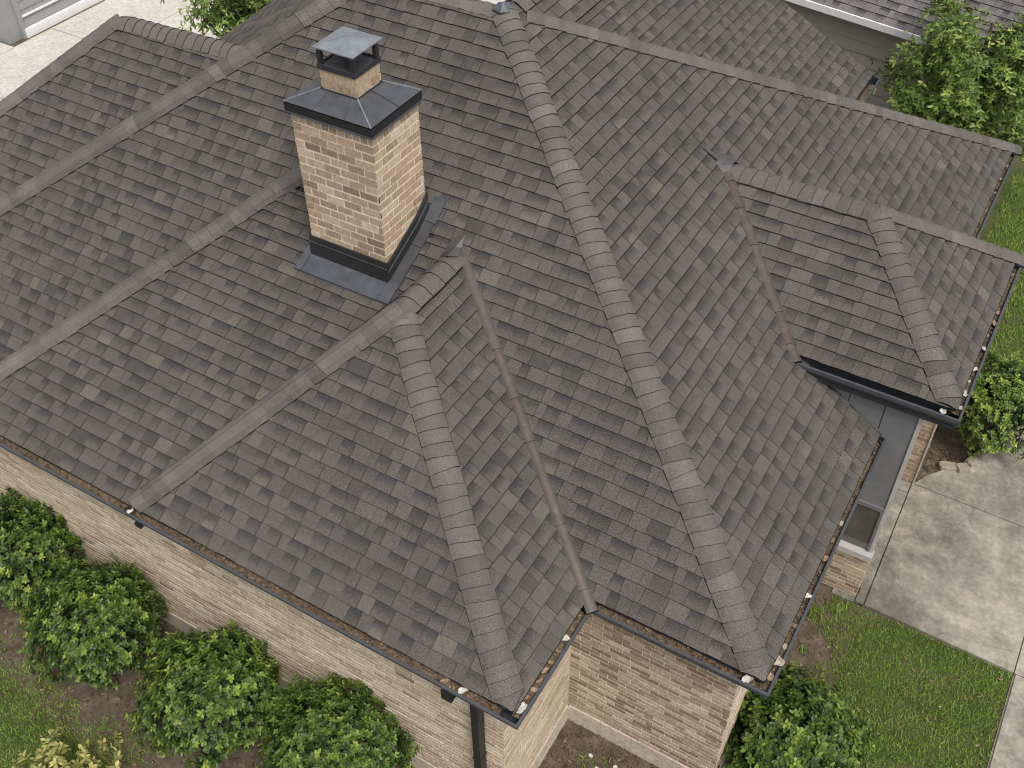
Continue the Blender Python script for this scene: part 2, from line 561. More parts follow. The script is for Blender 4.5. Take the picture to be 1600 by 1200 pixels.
# right slope of the main roof
def skip_right(p):
    if p.y < 4.98 or p.x < P['V3'].x:
        return False
    dz = p.z - E
    return 5.25 < p.y < 7.6 and p.x > -.55 + abs(p.y - 6.5) * .9 + .3
slope([P['P3'], P['P4'], P['P9']], skip_right, slant=.017)
# right wing: front slope and hip end
slope([P['P5'], P['P6'], P['P8'], P['V3']])
slope([P['P6'], P['P7'], P['P8']], slant=.02)
# the strip of right slope that runs on behind the far hip at the top
pt = P['P9'] + (P['P4'] - P['P9']) * .10
slope([P['P9'], pt, Vector((pt.x, pt.y + 1.1, pt.z)), Vector((P['P9'].x, P['P9'].y + 1.1, P['P9'].z))], start=0)
# left slope of the main roof, seen at a grazing angle, and the left wing beyond it
def zl(x, y):
    return .495 * x + .2 * y + 4.824 + E
slope([P['B1'], P['T1'], Vector((-6.5, 7.62, zl(-6.5, 7.62))), Vector((-7.812, 5.549, zl(-7.812, 5.549)))], start=0)
slope([P['W0b'], P['W0a'], Vector((-6.2, 4.2, ab((4.2 - y2) * sF2 - .12))), Vector((-9.3, .95, ab((.95 - y2) * sF2 - .12))), P['W0f']], start=.0)
# back wing with its gable edge towards the neighbours
R5z = lambda x: ab(.3 + .55 * (-.578 - x))
slope([Vector((-.578, 8.6, R5z(-.578))), Vector((-.578, 12.23, R5z(-.578))), Vector((-3.4, 12.0, R5z(-3.4))), Vector((-4.6, 11.85, R5z(-4.6))), Vector((-4.6, 7.0, R5z(-4.6))), Vector((-3.2, 7.0, R5z(-3.2)))], start=.1)

# the 300 nearest shingles in view are objects, the rest of each slope is one mesh
allp = []
for si, (ds, material, pieces) in enumerate(slopes):
    for pi, pc in enumerate(pieces):
        px, py, d = project(pc[0])
        size = area([(q[0], q[1]) for q in [project(x)[:2] for x in pc[1][:len(pc[1]) // 2]]])
        if 10 < px < 1590 and 10 < py < 1190:
            allp.append((size, si, pi))
# every second one by size would leave holes in the look of none: take the largest
def hidden_spot(p):      # under the chimney
    return -4.5 < p.x < -3.3 and 3.0 < p.y < 3.95
allp = [a for a in allp if not hidden_spot(slopes[a[1]][2][a[2]][0])]
allp.sort(reverse=True)
single = {(si, pi) for _, si, pi in allp[:300]}
for si, (ds, material, pieces) in enumerate(slopes):
    rest = MB()
    for pi, (mid, v, f, cols, mi) in enumerate(pieces):
        if (si, pi) in single:
            mb = MB()
            mb.add([q - mid for q in v], f, cols=cols, mi=mi)
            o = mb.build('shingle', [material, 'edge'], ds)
            o.matrix_parent_inverse = Matrix.Translation(-hinv) if ds.parent is None else Matrix.Identity(4)
            o.matrix_parent_inverse = Matrix.Identity(4)
            o.location = mid
        else:
            rest.add(v, f, cols=cols, mi=mi)
    if rest.v:
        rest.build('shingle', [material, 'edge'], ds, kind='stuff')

# wedge that closes the left end of the low-pitched slope
a, b_ = P['L2b'], P['L2t']
MBw = MB().prism([a + Vector((0, 0, -.01)), b_ + Vector((0, 0, -.01)), Vector((b_.x, b_.y, b_.z - .06)), Vector((a.x, a.y, ab(-1.05)))], (.03, 0, 0))
hpart(MBw, 'roof_step', 'deck')

# ------------------------------------------------------------------ hip and ridge caps
unseen_caps = MB()                 # caps outside the picture, joined
def caps(a, b_, nA, nB, name='hip_cap', wd=.162, expo=.142, hump=0., tone=.45, legB=None, legA=None, lift=.012, wob=.006, foot=False):
    """folded cap shingles from the low end a up to b"""
    a, b_ = Vector(a), Vector(b_)
    d = (b_ - a).normalized()
    nA, nB = Vector(nA).normalized(), Vector(nB).normalized()
    def leg(nn, other):
        l = d.cross(nn).normalized()
        if l.z > 1e-4 and abs(d.z) < .99 and l.dot(other) > 0:
            l = -l
        if l.dot(other) < 0:
            l = -l
        return l
    la = leg(nA, nB * -1) if legA is None else Vector(legA).normalized()
    lb = leg(nB, nA * -1) if legB is None else Vector(legB).normalized()
    up = (nA + nB).normalized()
    L = (b_ - a).length
    nq = int(L / expo)
    out = []
    for j in range(nq + 1):
        s0 = j * expo
        s1 = min(s0 + expo + .03, L)
        if s1 - s0 < .04:
            continue
        jw = random.uniform(-wob, wob)
        sh = random.uniform(-wob, wob)
        prof = []
        for th in (-1, -.7, -.45, -.27, -.1, .1, .27, .45, .7, 1):
            lg = la if th < 0 else lb
            x_ = abs(th) * (wd + (jw if th < 0 else -jw))
            r_ = max(0, .5 * wd - x_)
            prof.append(lg * x_ + up * (hump * (1 - th ** 4) - max(0, -lg.dot(up)) * r_ * r_ / wd))
        skew = random.uniform(-.006, .006)
        V, cols = [], []
        tn = min(1, max(0, random.gauss(tone, .17)))
        n = len(prof)
        for end, (s, h) in enumerate(((s0, lift + .011 + random.uniform(0, .003)), (s1, lift + .001))):
            for q, pr in enumerate(prof):
                bow = .014 * (1 - abs(q - 4.5) / 4.5) * (1 if end == 0 else 0)
                cut = abs(q - 4.5) / 4.5 * wd * .85 if (foot and j == 0 and end == 0) else 0
                V.append(a + d * (min(s + cut, s1 - .01) + skew * (q - 4.5) * .66 + sh - bow) + pr + up * h)
                cols.append((tn, 0, 0))
        low = [V[q] - up * (.012 + lift) - d * .007 for q in range(n)]  # dark end and side edges flared to draw the caps' shadow lines
        low[0] = low[0] + la * .008
        low[-1] = low[-1] + lb * .008
        hi2 = [V[n + q] - up * (.006 + lift) for q in range(n)]
        hi2[0] = hi2[0] + la * .008
        hi2[-1] = hi2[-1] + lb * .008
        V += low + hi2
        cols += cols
        F = [(q, q + 1, n + q + 1, n + q) for q in range(n - 1)]
        mi = [0] * (n - 1)
        F += [(q, 2 * n + q, 2 * n + q + 1, q + 1) for q in range(n - 1)]
        F += [(0, n, 3 * n, 2 * n), (n - 1, 3 * n - 1, 4 * n - 1, 2 * n - 1)]
        mi += [1] * (n + 1)
        mb = MB()
        base = a + d * s0
        px, py, _d = project(base)
        if not (-25 < px < 1625 and -25 < py < 1225):
            unseen_caps.add(V, F, cols=cols, mi=mi)
            continue
        mb.add([x - base for x in V], F, cols=cols, mi=mi)
        o = hpart(mb, name, ['cap', 'edge'])
        o.location = base
        out.append(o)
    return out

def nrm(p, q, r):
    n = (Vector(q) - Vector(p)).cross(Vector(r) - Vector(p)).normalized()
    return n if n.z > 0 else -n
nF2 = Vector((0, -sF2, 1)).normalized()
nF0 = nrm(P['L2b'], P['P11'], P['V1'])
nF1 = nrm(P['P11'], P['P1'], P['P10'])
nR1 = nrm(P['P1'], P['P2'], P['V1'])
nR2 = nrm(P['P3'], P['P4'], P['P9'])
nF3 = nrm(P['P5'], P['P6'], P['P8'])
nR3 = nrm(P['P6'], P['P7'], P['P8'])
nSl = nrm(P['P11'], P['P10'], P['V1'])
nB = Vector((0, .7, 1)).normalized()
nL = Vector((-.495, -.2, 1)).normalized()

def lerp(a, b_, t):
    return Vector(a) + (Vector(b_) - Vector(a)) * t
caps(lerp(P['P3'], P['P9'], .018), P['P9'], nF2, nR2, hump=.026, foot=True)                                   # main hip
caps(lerp(P['P1'], P['P10'], .035), P['P10'], nF1, nR1, hump=.026, foot=True)                                   # front wing, near hip
caps(lerp(P['P11'], P['P10'], .052), P['P10'] + (P['P10'] - P['P11']).normalized() * .02, nF1, nF1, wd=.15, hump=.075, tone=.34, legB=Vector((-1, .55, -.35)), legA=(P['P11'] - P['P10']).cross(nF1) * -1 if (P['P11'] - P['P10']).cross(nF1).z > 0 else (P['P11'] - P['P10']).cross(nF1), wob=.005)
caps(P['P10'] + Vector((0, -.05, .012)), lerp(P['P10'], P['V1'], .93) + Vector((0, 0, .012)), nR1, Vector((-nR1.x, 0, nR1.z)), name='ridge_cap', expo=.22, wd=.17, hump=.02, tone=.35)
def hip_on(a, b_, nrmA, **kw):
    d = (Vector(b_) - Vector(a))
    l = d.cross(nrmA)
    if l.z > 0:
        l = -l
    caps(a, b_, nrmA, nrmA, legA=l, legB=-l * 1. + Vector((0, 0, -.5)) * l.length, **kw)
hip_on(P['L2b'], P['L2t'], nF0, hump=.07, wd=.148, tone=.36, wob=.005)
l2t2 = P['L2t'] + Vector((.62, .62 * .97, .62 * .97 * sF2))
hip_on(P['L2t'], l2t2, nF2, hump=.07, wd=.148, tone=.36)
hip_on(lerp(P['T1'], P['L1b'], .99), P['T1'], nF2, hump=.065, wd=.155, tone=.36, wob=.005)            # main roof, left hip
caps(P['T1'], P['P9'], nF2, Vector((0, sF2, 1)), name='ridge_cap', hump=.01)
caps(P['P9'] + Vector((0, .2, 0)), P['P9'] + Vector((0, 2.6, 0)), nR2, Vector((-nR2.x, 0, nR2.z)), name='ridge_cap', expo=.2, wd=.2, hump=.01)
caps(lerp(P['P4'], P['P9'], .006), lerp(P['P4'], P['P9'], .97), nR2, nB, hump=.035, wd=.14, tone=.4, wob=.004)   # far hip
caps(P['P8'], P['V3'] + Vector((.12, 0, 0)), nF3, Vector((0, -nF3.y, nF3.z)), name='ridge_cap', hump=.02, wd=.19, tone=.45)
caps(lerp(P['P6'], P['P8'], .05), P['P8'], nF3, nR3, hump=.026, tone=.4, foot=True)
caps(lerp(P['P7'], P['P8'], .01), P['P8'], nR3, nB, hump=.03, wd=.14, tone=.42, wob=.004)
nW = nF2
caps(P['W0a'], P['W0b'], nW, nB, name='ridge_cap', hump=.02, wd=.2, tone=.5)
hip_on(lerp(P['W0b'], P['W0f'], .95), P['W0b'], nW, hump=.05, wd=.14, tone=.45)

hpart(unseen_caps, 'hip_cap', ['cap', 'edge'], kind='stuff')

# ------------------------------------------------------------------ valley strips
def valley(a, b_, n1, n2, joints, w=.057, rise=.018):
    a, b_ = Vector(a), Vector(b_)
    up = (Vector(n1) + Vector(n2)).normalized()
    d = (b_ - a).normalized()
    side = d.cross(up).normalized()
    for s0, s1, t in joints:
        p0, p1 = a + (b_ - a) * s0, a + (b_ - a) * s1
        mb = MB()
        V = []
        for (p, h, ww) in ((p0, .009, 1.04), (p1, 0, .96)):
            for k in range(7):
                th = -1 + k / 3.
                V.append(p - p0 + side * w * th * ww + up * (.026 + rise * (1 - th * th) + h))
        for k in range(7):
            V.append(V[k] - up * .034 + side * w * .16 * (-1 if k == 0 else 1 if k == 6 else 0) - (V[7] - V[0]).normalized() * .008)
        for k in range(7):
            V.append(V[7 + k] - up * .034 + side * w * .16 * (-1 if k == 0 else 1 if k == 6 else 0))
        F = [(k, k + 1, 8 + k, 7 + k) for k in range(6)] + [(k + 14, k + 15, k + 1, k) for k in range(6)] + [(0, 7, 21, 14), (6, 20, 27, 13)]
        mb.add(V, F, (t, 0, 0), [0] * 6 + [1] * 8)
        o = hpart(mb, 'valley_strip', ['valley', 'edge'])
        o.location = p0
valley(P['P2'], P['V1'], nF2, nR1, [(-.005, .055, .75), (.05, .22, .25), (.215, .44, .1), (.435, .56, .05), (.555, .70, .15), (.695, .97, .45)])
valley(P['P5'], P['V3'], nF3, nR2, [(.0, .09, .0), (.085, .24, .05), (.235, .57, .2), (.565, .76, .15), (.755, .90, .0), (.895, 1.0, .35)])
# lead saddles where the valleys reach the ridges
def sheet(verts, faces, name, material, thick=.006):
    verts = [Vector(v) for v in verts]
    n = len(verts)
    mb = MB()
    V = verts + [v - Vector((0, 0, thick)) for v in verts]
    F = list(faces) + [tuple(i + n for i in reversed(f)) for f in faces]
    ed = {}
    for f in faces:
        for i in range(len(f)):
            e = (f[i], f[(i + 1) % len(f)])
            if (e[1], e[0]) in ed:
                del ed[(e[1], e[0])]
            else:
                ed[e] = 1
    F += [(q, p, p + n, q + n) for p, q in ed]
    mb.add(V, F)
    return hpart(mb, name, material)
v1 = P['V1']
def onF2(x, y, h=.03):
    return Vector((x, y, ab((y - y2) * sF2) + h))
sheet([onF2(v1.x - .12, v1.y + .04, .03), v1 + Vector((-.13, -.17, -.02)), v1 + Vector((0, -.24, .07)), v1 + Vector((.08, -.14, .025)), v1 + Vector((.04, -.02, .04)), onF2(v1.x + .0, v1.y + .12, .026), v1 + Vector((-.015, -.05, .06))],
      [(0, 1, 6), (1, 2, 6), (2, 3, 6), (3, 4, 6), (4, 5, 6), (5, 0, 6)], 'valley_saddle', 'lead')
v3 = P['V3']
def onR2(x, y, h=.03):
    return Vector((x, y, ab((x3 - x) * .6237) + h))
mb = MB()
V = []
for i, (dx, hh) in enumerate(((-.06, .03), (.02, .062), (.13, .075))):
    for k in range(7):
        th = -1 + k / 3.
        yy = v3.y + .02 + th * (.12 + .03 * i)
        base = max(onR2(v3.x + dx, yy, 0).z, v3.z - abs(yy - v3.y) * .62) if i else onR2(v3.x + dx, yy, 0).z
        V.append(Vector((v3.x + dx, yy, base + .012 + hh * (1 - th * th) * .8)))
F = [(i * 7 + k, i * 7 + k + 1, (i + 1) * 7 + k + 1, (i + 1) * 7 + k) for i in range(2) for k in range(6)]
sheet(V, F, 'valley_saddle', 'lead')
sheet([onR2(v3.x - .24, v3.y - .085, .03), onR2(v3.x - .23, v3.y - .05, .03), onR2(v3.x - .05, v3.y - .01, .05), onR2(v3.x - .05, v3.y - .09, .05)], [(0, 1, 2, 3)], 'flashing_tab', 'pan_metal')
p9 = P['P9']
sheet([p9 + Vector((-.10, -.09, -.0)), p9 + Vector((.03, -.13, -.0)), p9 + Vector((.10, -.05, -.01)), p9 + Vector((.05, .07, .05)), p9 + Vector((-.07, .0, .05)), p9 + Vector((0, -.02, .078))],
      [(0, 1, 5), (1, 2, 5), (2, 3, 5), (3, 4, 5), (4, 0, 5)], 'ridge_saddle', 'slate_metal')

# ------------------------------------------------------------------ gutters
PROF = [(-.125, .035), (-.125, -.115), (-.040, -.115), (-.036, -.075), (-.012, -.055), (0, -.032), (0, 0), (-.026, .003), (-.027, -.012), (-.028, -.035), (-.045, -.10), (-.119, -.10), (-.121, .035)]
def gutter(c0, c1, n0, n, n2, deep=1., cap0=True, cap1=True, name='gutter'):
    """one straight run from c0 to c1; n is its outward normal, n0 and n2 those of the runs it meets (or None)"""
    c0, c1, n = Vector(c0), Vector(c1), Vector(n)
    k = len(PROF)
    mb = MB()
    V = []
    for c, m_ in ((c0, n0), (c1, n2)):
        off = n + Vector(m_) if m_ is not None else n
        for d_, z in PROF:
            V.append(c + off * d_ + Vector((0, 0, z * (deep if z < 0 else 1))))
    F = [(i, (i + 1) % k, k + (i + 1) % k, k + i) for i in range(k)]
    if n0 is None and cap0:
        F.append((0, 1, 2, 3, 4, 5, 6))
    if n2 is None and cap1:
        F.append(tuple(k + i for i in (6, 5, 4, 3, 2, 1, 0)))
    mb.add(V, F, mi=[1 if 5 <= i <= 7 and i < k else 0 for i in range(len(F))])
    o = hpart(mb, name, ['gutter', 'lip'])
    # joint straps across the lip
    L = (c1 - c0).length
    d = (c1 - c0).normalized()
    return o
Z = Vector((0, 0, E))
FR, RT = (0, -1, 0), (1, 0, 0)
runs = [((-7.9, 0, E), P['P1'], None, FR, RT), (P['P1'], P['P2'], FR, RT, FR), (P['P2'], P['P3'], RT, FR, RT), (P['P3'], (x3, 4.95, E), FR, RT, None),
        (P['P5'] + Vector((-.04, 0, 0)), P['P6'], None, FR, RT, 1.55), (P['P6'], P['P7'], FR, RT, None, 1.55), ((x3, 7.4, E), P['P4'], None, RT, None), ((-.54, 9, R5z(-.578) - .03), (-.54, 12.25, R5z(-.578) - .03), None, RT, None)]
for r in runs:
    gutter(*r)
# drip edge behind each run
for (c0, c1, n0, n, n2) in [r[:5] for r in runs[:7]]:
    c0, c1, n = Vector(c0), Vector(c1), Vector(n)
    o0, o1 = (n + Vector(n0) if n0 else n), (n + Vector(n2) if n2 else n)
    q = -.128
    mb = MB()
    mb.prism([c0 + o0 * q + Vector((0, 0, -.16)), c1 + o1 * q + Vector((0, 0, -.16)), c1 + o1 * q + Vector((0, 0, .048)), c0 + o0 * q + Vector((0, 0, .048))], n * -.02)
    hpart(mb, 'fascia', 'gutter')
    # soffit
    mb = MB()
    w = -.5
    mb.prism([c0 + o0 * -.15 + Vector((0, 0, -.165)), c1 + o1 * -.15 + Vector((0, 0, -.165)), c1 + o1 * w + Vector((0, 0, -.165)), c0 + o0 * w + Vector((0, 0, -.165))], (0, 0, .02))
    hpart(mb, 'soffit', 'trim')

# ------------------------------------------------------------------ brick walls
brick_pool = []           # (rank, parent, verts, faces, tone, material, mid)
def brick_face(parent, p0, along, normal, length, z0, z1, bl, bh, joint, material, inner=None, first=None, ends=(0, 0), soldier=0., proud=.005, tones=(.5, .2)):
    p0, al, n = Vector(p0), Vector(along).normalized(), Vector(normal).normalized()
    rows = []
    z = z1
    if soldier:
        rows.append((z1 - soldier, z1, True))
        z = z1 - soldier - joint
    while z - z0 > bh * .35:
        rows.append((max(z0, z - bh), z, False))
        z -= bh + joint
    for ri, (za, zb, sol) in enumerate(rows):
        a = -ends[0] if (sol or ri % 2 == 0) else -ends[0] - bl * .5
        step = bh if sol else bl
        while a < length + ends[1] - .01:
            l_ = (step if sol else step * random.uniform(.94, 1.06))
            s0, s1 = max(a, -ends[0]), min(a + l_, length + ends[1])
            if length + ends[1] - s1 < .045:
                s1 = length + ends[1]
            if s1 - s0 > .02 and (inner is None or inner(s0, s1, za, zb)):
                pr = proud + random.uniform(-.002, .003)
                zz0, zz1 = za + random.uniform(0, .0025), zb - random.uniform(0, .0025)
                base = p0 + al * s0
                q = []
                for zz in (zz0, zz1):
                    for (s, o_) in ((s0, -.01), (s1, -.01), (s1, pr), (s0, pr)):
                        q.append(Vector((p0.x + al.x * s + n.x * o_, p0.y + al.y * s + n.y * o_, zz)))
                F = [(4, 5, 6, 7), (0, 3, 2, 1), (3, 7, 6, 2), (1, 2, 6, 5), (0, 4, 7, 3)]
                if al.cross(n).z < 0:
                    F = [tuple(reversed(f)) for f in F]
                mid = (q[0] + q[6]) / 2
                px, py, d = project(mid)
                facing = n.dot((CAMP - mid).normalized())
                vis = facing * (s1 - s0) * (zb - za) / d ** 2 if (0 < px < 1600 and 0 < py < 1200) else 0
                tone = min(1, max(0, random.gauss(*tones)))
                brick_pool.append([vis, parent, q, F, tone, material, mid])
            a += l_ + joint

def wall_box(lo, hi, name='wall'):
    return hpart(MB().box(lo, hi), name, 'wall_mortar')
FT = .30        # top of the concrete footing
TOPW = E - .17
def brick_wall(p0, along, normal, length, z0=FT, z1=TOPW, **kw):
    p0, al, n = Vector(p0), Vector(along), Vector(normal)
    g = .013 if abs(al.y) > .5 else 0
    c = [p0 + al * g, p0 + al * (length - g), p0 + al * (length - g) - n * .12, p0 + al * g - n * .12]
    c = [Vector((q.x, q.y, z0 - .02)) for q in c]
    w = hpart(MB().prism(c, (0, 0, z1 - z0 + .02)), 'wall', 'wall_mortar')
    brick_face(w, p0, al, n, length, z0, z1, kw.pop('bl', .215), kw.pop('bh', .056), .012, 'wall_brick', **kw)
    return w
def footing(p0, along, normal, length, z1=FT):
    p0, al, n = Vector(p0), Vector(along), Vector(normal)
    c = [p0 + n * .02 - al * .02, p0 + al * (length + .02) + n * .02, p0 + al * (length + .02) - n * .2, p0 - n * .2 - al * .02]
    c = [Vector((q.x, q.y, -.1)) for q in c]
    return hpart(MB().prism(c, (0, 0, z1 + .1)), 'footing', 'footing')
X, Y_ = (1, 0, 0), (0, 1, 0)
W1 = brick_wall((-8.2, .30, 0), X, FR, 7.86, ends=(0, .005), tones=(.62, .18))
W1b = brick_wall((-.34, .30, 0), Y_, RT, 1.39, ends=(.005, 0), tones=(.66, .18))  # right-facing bricks here and on W2b toned paler, lit side painted in
W2 = brick_wall((-.34, 1.69, 0), X, FR, 1.77, ends=(-.005, .005), tones=(.30, .22))  # bricks toned darker to paint in the shade of the inner corner
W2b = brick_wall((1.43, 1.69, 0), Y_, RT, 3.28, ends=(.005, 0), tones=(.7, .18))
footing((-8.2, .30, 0), X, FR, 7.86)
footing((-.34, .32, 0), Y_, RT, 1.35)
footing((-.34 + .03, 1.69, 0), X, FR, 1.74)
footing((1.43, 1.71, 0), Y_, RT, 3.24)
# right wing: brick below the window, window, boards above
SILL = E - 1.93
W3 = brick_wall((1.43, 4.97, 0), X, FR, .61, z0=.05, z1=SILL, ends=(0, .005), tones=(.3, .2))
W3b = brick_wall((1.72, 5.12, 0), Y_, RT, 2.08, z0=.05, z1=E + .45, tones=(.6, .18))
W3c = brick_wall((2.04, 5.0, 0), Y_, RT, .12, z0=.05, z1=SILL, tones=(.75, .15))  # return toned far paler than the window wall, painted as the lit side
hpart(MB().box((1.93, 5.0, SILL + .06), (2.035, 5.12, E + .49)), 'post', 'trim')
mb = MB().box((1.40, 5.0, SILL), (2.035, 5.12, E + .50))
hpart(mb, 'upper_wall', 'upper_wall')
# boards of the upper wall, up to the soffit of the right wing, behind the edge of the main roof
k = 0
for i in range(4):
    x0_, x1_ = .50 + i * .385, .50 + (i + 1) * .385 - .012
    mb = MB().box((x0_, 4.972, SILL + .86), (x1_, 5.0, E + .50))
    hpart(mb, 'wall_panel', 'upper_wall')
hpart(MB().box((.4, 5.0, E - .3), (1.40, 5.12, E + .5)), 'wall', 'upper_wall')
hpart(MB().box((2.008, 4.955, SILL + .06), (2.05, 5.03, E + .49)), 'corner_board', 'trim')
win = hpart(MB().box((1.52, 4.945, SILL + .80), (2.007, 4.995, SILL + .86)).box((1.975, 4.945, SILL + .06), (2.007, 4.995, SILL + .80)).box((1.50, 4.945, SILL + .06), (1.54, 4.995, SILL + .80)), 'window', 'frame_grey')
o = MB().box((1.54, 4.965, SILL + .06), (1.975, 4.98, SILL + .80)).build('pane', 'glass', win)
o = MB().box((1.46, 4.87, SILL - .035), (2.065, 5.0, SILL + .058)).build('sill', 'trim', win)
# pier at the far end of the right wing
pier = hpart(MB().box((1.66, 7.20, .02), (2.16, 7.75, E + .45)), 'pier', 'wall_mortar')
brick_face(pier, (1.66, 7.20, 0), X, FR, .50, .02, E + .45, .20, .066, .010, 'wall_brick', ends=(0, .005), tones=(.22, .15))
brick_face(pier, (2.16, 7.20, 0), Y_, RT, .55, .02, E + .45, .20, .066, .010, 'wall_brick', tones=(.8, .12))  # same brick: shaded front and lit right side put into the tones
hpart(MB().box((1.79, 7.13, E - 1.80), (1.955, 7.19, E - 1.35)).box((1.78, 7.12, E - 1.35), (1.965, 7.19, E - 1.33)), 'pier_panel', 'black_metal')
hpart(MB().box((2.15, 7.175, .05), (2.172, 7.193, E + .42)), 'corner_board', 'trim')
# rear walls of the right wing and main block, plain
hpart(MB().box((1.0, 7.76, 0), (1.43, 11.4, E - .17)), 'wall', 'wall_mortar')
hpart(MB().box((-.95, 9, 0), (-.85, 12.0, E + .1)), 'wall', 'wall_mortar')
brick_wall((-10.6, 1.72, 0), X, FR, 2.45, z0=.05, z1=E - .25)
hpart(MB().box((-10.5, 1.85, 0), (-8.2, 4.0, E - .25)), 'wall', 'wall_mortar')

# ------------------------------------------------------------------ chimney
cx0, cx1, cy0, cy1, cz1 = -4.39, -3.41, 3.09, 3.86, ab(3.21)
chim = hpart(MB().box((cx0, cy0, ab(.8)), (cx1, cy1, cz1)), 'chimney', 'mortar')
def roof_z(y):
    return ab(min(1.7005, y * .4654) if y < 3.654 else (y - y2) * sF2)
kw = dict(bl=.198, bh=.0785, joint=.016, material='brick', tones=(.5, .22))
brick_face(chim, (cx0, cy0, 0), X, FR, cx1 - cx0, roof_z(cy0) + .06, cz1 - .0, soldier=.125, ends=(.005, .005), **kw)
kw['tones'] = (.56, .22)  # sides toned a little lighter than the front, light put into the colour
brick_face(chim, (cx1, cy0, 0), Y_, RT, cy1 - cy0, roof_z(cy0) + .06, cz1 - .0, soldier=.125, ends=(0, .01), inner=lambda s0, s1, za, zb: zb > roof_z(cy0 + s0), **kw)
brick_face(chim, (cx0, cy0, 0), Y_, (-1, 0, 0), cy1 - cy0, roof_z(cy0) + .06, cz1 - .0, soldier=.125, ends=(0, .01), **kw)
# corbel: the soldier course steps out a little
def cpart(mb, name, material):
    return mb.build(name, material, chim)
zt, zb_ = ab(3.305), ab(3.205)
ox0, ox1, oy0, oy1 = -4.43, -3.37, 3.05, 3.90
cpart(MB().box((ox0, oy0, zb_), (ox1, oy1, zt)), 'cover_skirt', 'black_metal')
cpart(MB().box((ox0 - .012, oy0 - .012, zb_ - .012), (ox1 + .012, oy1 + .012, zb_)), 'cover_drip', 'slate_metal')
fx0, fx1, fy0, fy1, fz0, fz1 = -4.125, -3.715, 3.315, 3.69, ab(3.40), ab(3.615)
top = [(ox0, oy0, zt), (ox1, oy0, zt), (ox1, oy1, zt), (ox0, oy1, zt)]
inn = [(fx0 - .02, fy0 - .02, fz0 + .005), (fx1 + .02, fy0 - .02, fz0 + .005), (fx1 + .02, fy1 + .02, fz0 + .005), (fx0 - .02, fy1 + .02, fz0 + .005)]
for i in range(4):
    j = (i + 1) % 4
    mb = MB()
    A, B, Cc, D = (Vector(q) for q in (top[i], top[j], inn[j], inn[i]))
    mb.prism([A, B, Cc, D], Vector((0, 0, -.012)))
    cpart(mb, 'cover_panel', 'cover_metal')
for i in range(4):       # standing seams along the hips
    cpart(MB().bar(Vector(top[i]) + Vector((0, 0, .003)), Vector(inn[i]) + Vector((0, 0, .004)), .014, .008), 'cover_seam', 'lid_metal')
for f in (.34, .70):
    a = lerp(top[0], top[1], f); b2 = lerp(inn[0], inn[1], min(1, max(0, (f - .2) / .6)))
    cpart(MB().bar(a + Vector((0, 0, .002)), b2 + Vector((0, 0, .003)), .006, .005), 'cover_seam', 'cover_metal')
a = lerp(top[1], top[2], .55); b2 = lerp(inn[1], inn[2], .5)
cpart(MB().bar(a + Vector((0, 0, .002)), b2 + Vector((0, 0, .003)), .006, .005), 'cover_seam', 'black_metal')
flue = cpart(MB().box((fx0, fy0, fz0 - .1), (fx1, fy1, fz1)), 'flue', 'mortar')
for (p0, al, n, ln) in (((fx0, fy0, 0), X, FR, fx1 - fx0), ((fx1, fy0, 0), Y_, RT, fy1 - fy0)):
    brick_face(chim, p0, al, n, ln, fz0 + .01, fz0 + .095, .105, .075, .011, 'brick', ends=(.01, .01) if n == FR else (0, .01), tones=(.35, .15), proud=.010)
cpart(MB().box((fx0 - .010, fy0 - .010, fz0 + .107), (fx1 + .010, fy1 + .010, fz1)), 'flue_band', 'brick')
cpart(MB().box((fx0 - .03, fy0 - .03, fz0 - .01), (fx1 + .03, fy0 - .012, fz0 + .008)).box((fx1 + .012, fy0 - .03, fz0 - .01), (fx1 + .03, fy1 + .03, fz0 + .008)), 'flue_seal', 'black_metal')
kx0, kx1, ky0, ky1, kz0, kz1 = fx0 - .022, fx1 + .022, fy0 - .022, fy1 + .022, fz1 - .002, fz1 + .05
mb = MB()
for lo, hi in (((kx0, ky0, kz0), (kx1, ky0 + .02, kz1)), ((kx0, ky1 - .02, kz0), (kx1, ky1, kz1)), ((kx0, ky0 + .02, kz0), (kx0 + .02, ky1 - .02, kz1)), ((kx1 - .02, ky0 + .02, kz0), (kx1, ky1 - .02, kz1))):
    mb.box(lo, hi)
cpart(mb, 'flue_collar', 'gutter')
cpart(MB().box((kx0 + .02, ky0 + .02, kz0 + .022), (kx1 - .02, ky1 - .02, kz0 + .04)), 'flue_floor', 'black_metal')
LZ = ab(3.825)
for px_, py_ in ((kx0 + .03, ky0 + .03), (kx1 - .03, ky0 + .03), (kx1 - .03, ky1 - .03), (kx0 + .03, ky1 - .03)):
    cpart(MB().box((px_ - .022, py_ - .022, kz0 + .041), (px_ + .022, py_ + .022, LZ - .002)), 'cap_leg', 'black_metal')
mb = MB()
lx0, lx1, ly0, ly1 = -4.185, -3.70, 3.30, 3.785
lc = Vector(((lx0 + lx1) / 2, (ly0 + ly1) / 2, LZ + .062))
q = [Vector(t) for t in ((lx0, ly0, LZ), (lx1, ly0, LZ), (lx1, ly1, LZ), (lx0, ly1, LZ))]
mb.add(q + [lc] + [t - Vector((0, 0, .012)) for t in q], [(0, 1, 4), (1, 2, 4), (2, 3, 4), (3, 0, 4), (8, 7, 6, 5), (0, 5, 6, 1), (1, 6, 7, 2), (2, 7, 8, 3), (3, 8, 5, 0)])
cpart(mb, 'cap_lid', 'lid_metal')
for t in q:
    cpart(MB().bar(lerp(lc, t, .05) + Vector((0, 0, .003)), lerp(lc, t, .62) + Vector((0, 0, .003)), .007, .005), 'lid_crease', 'lid_metal')
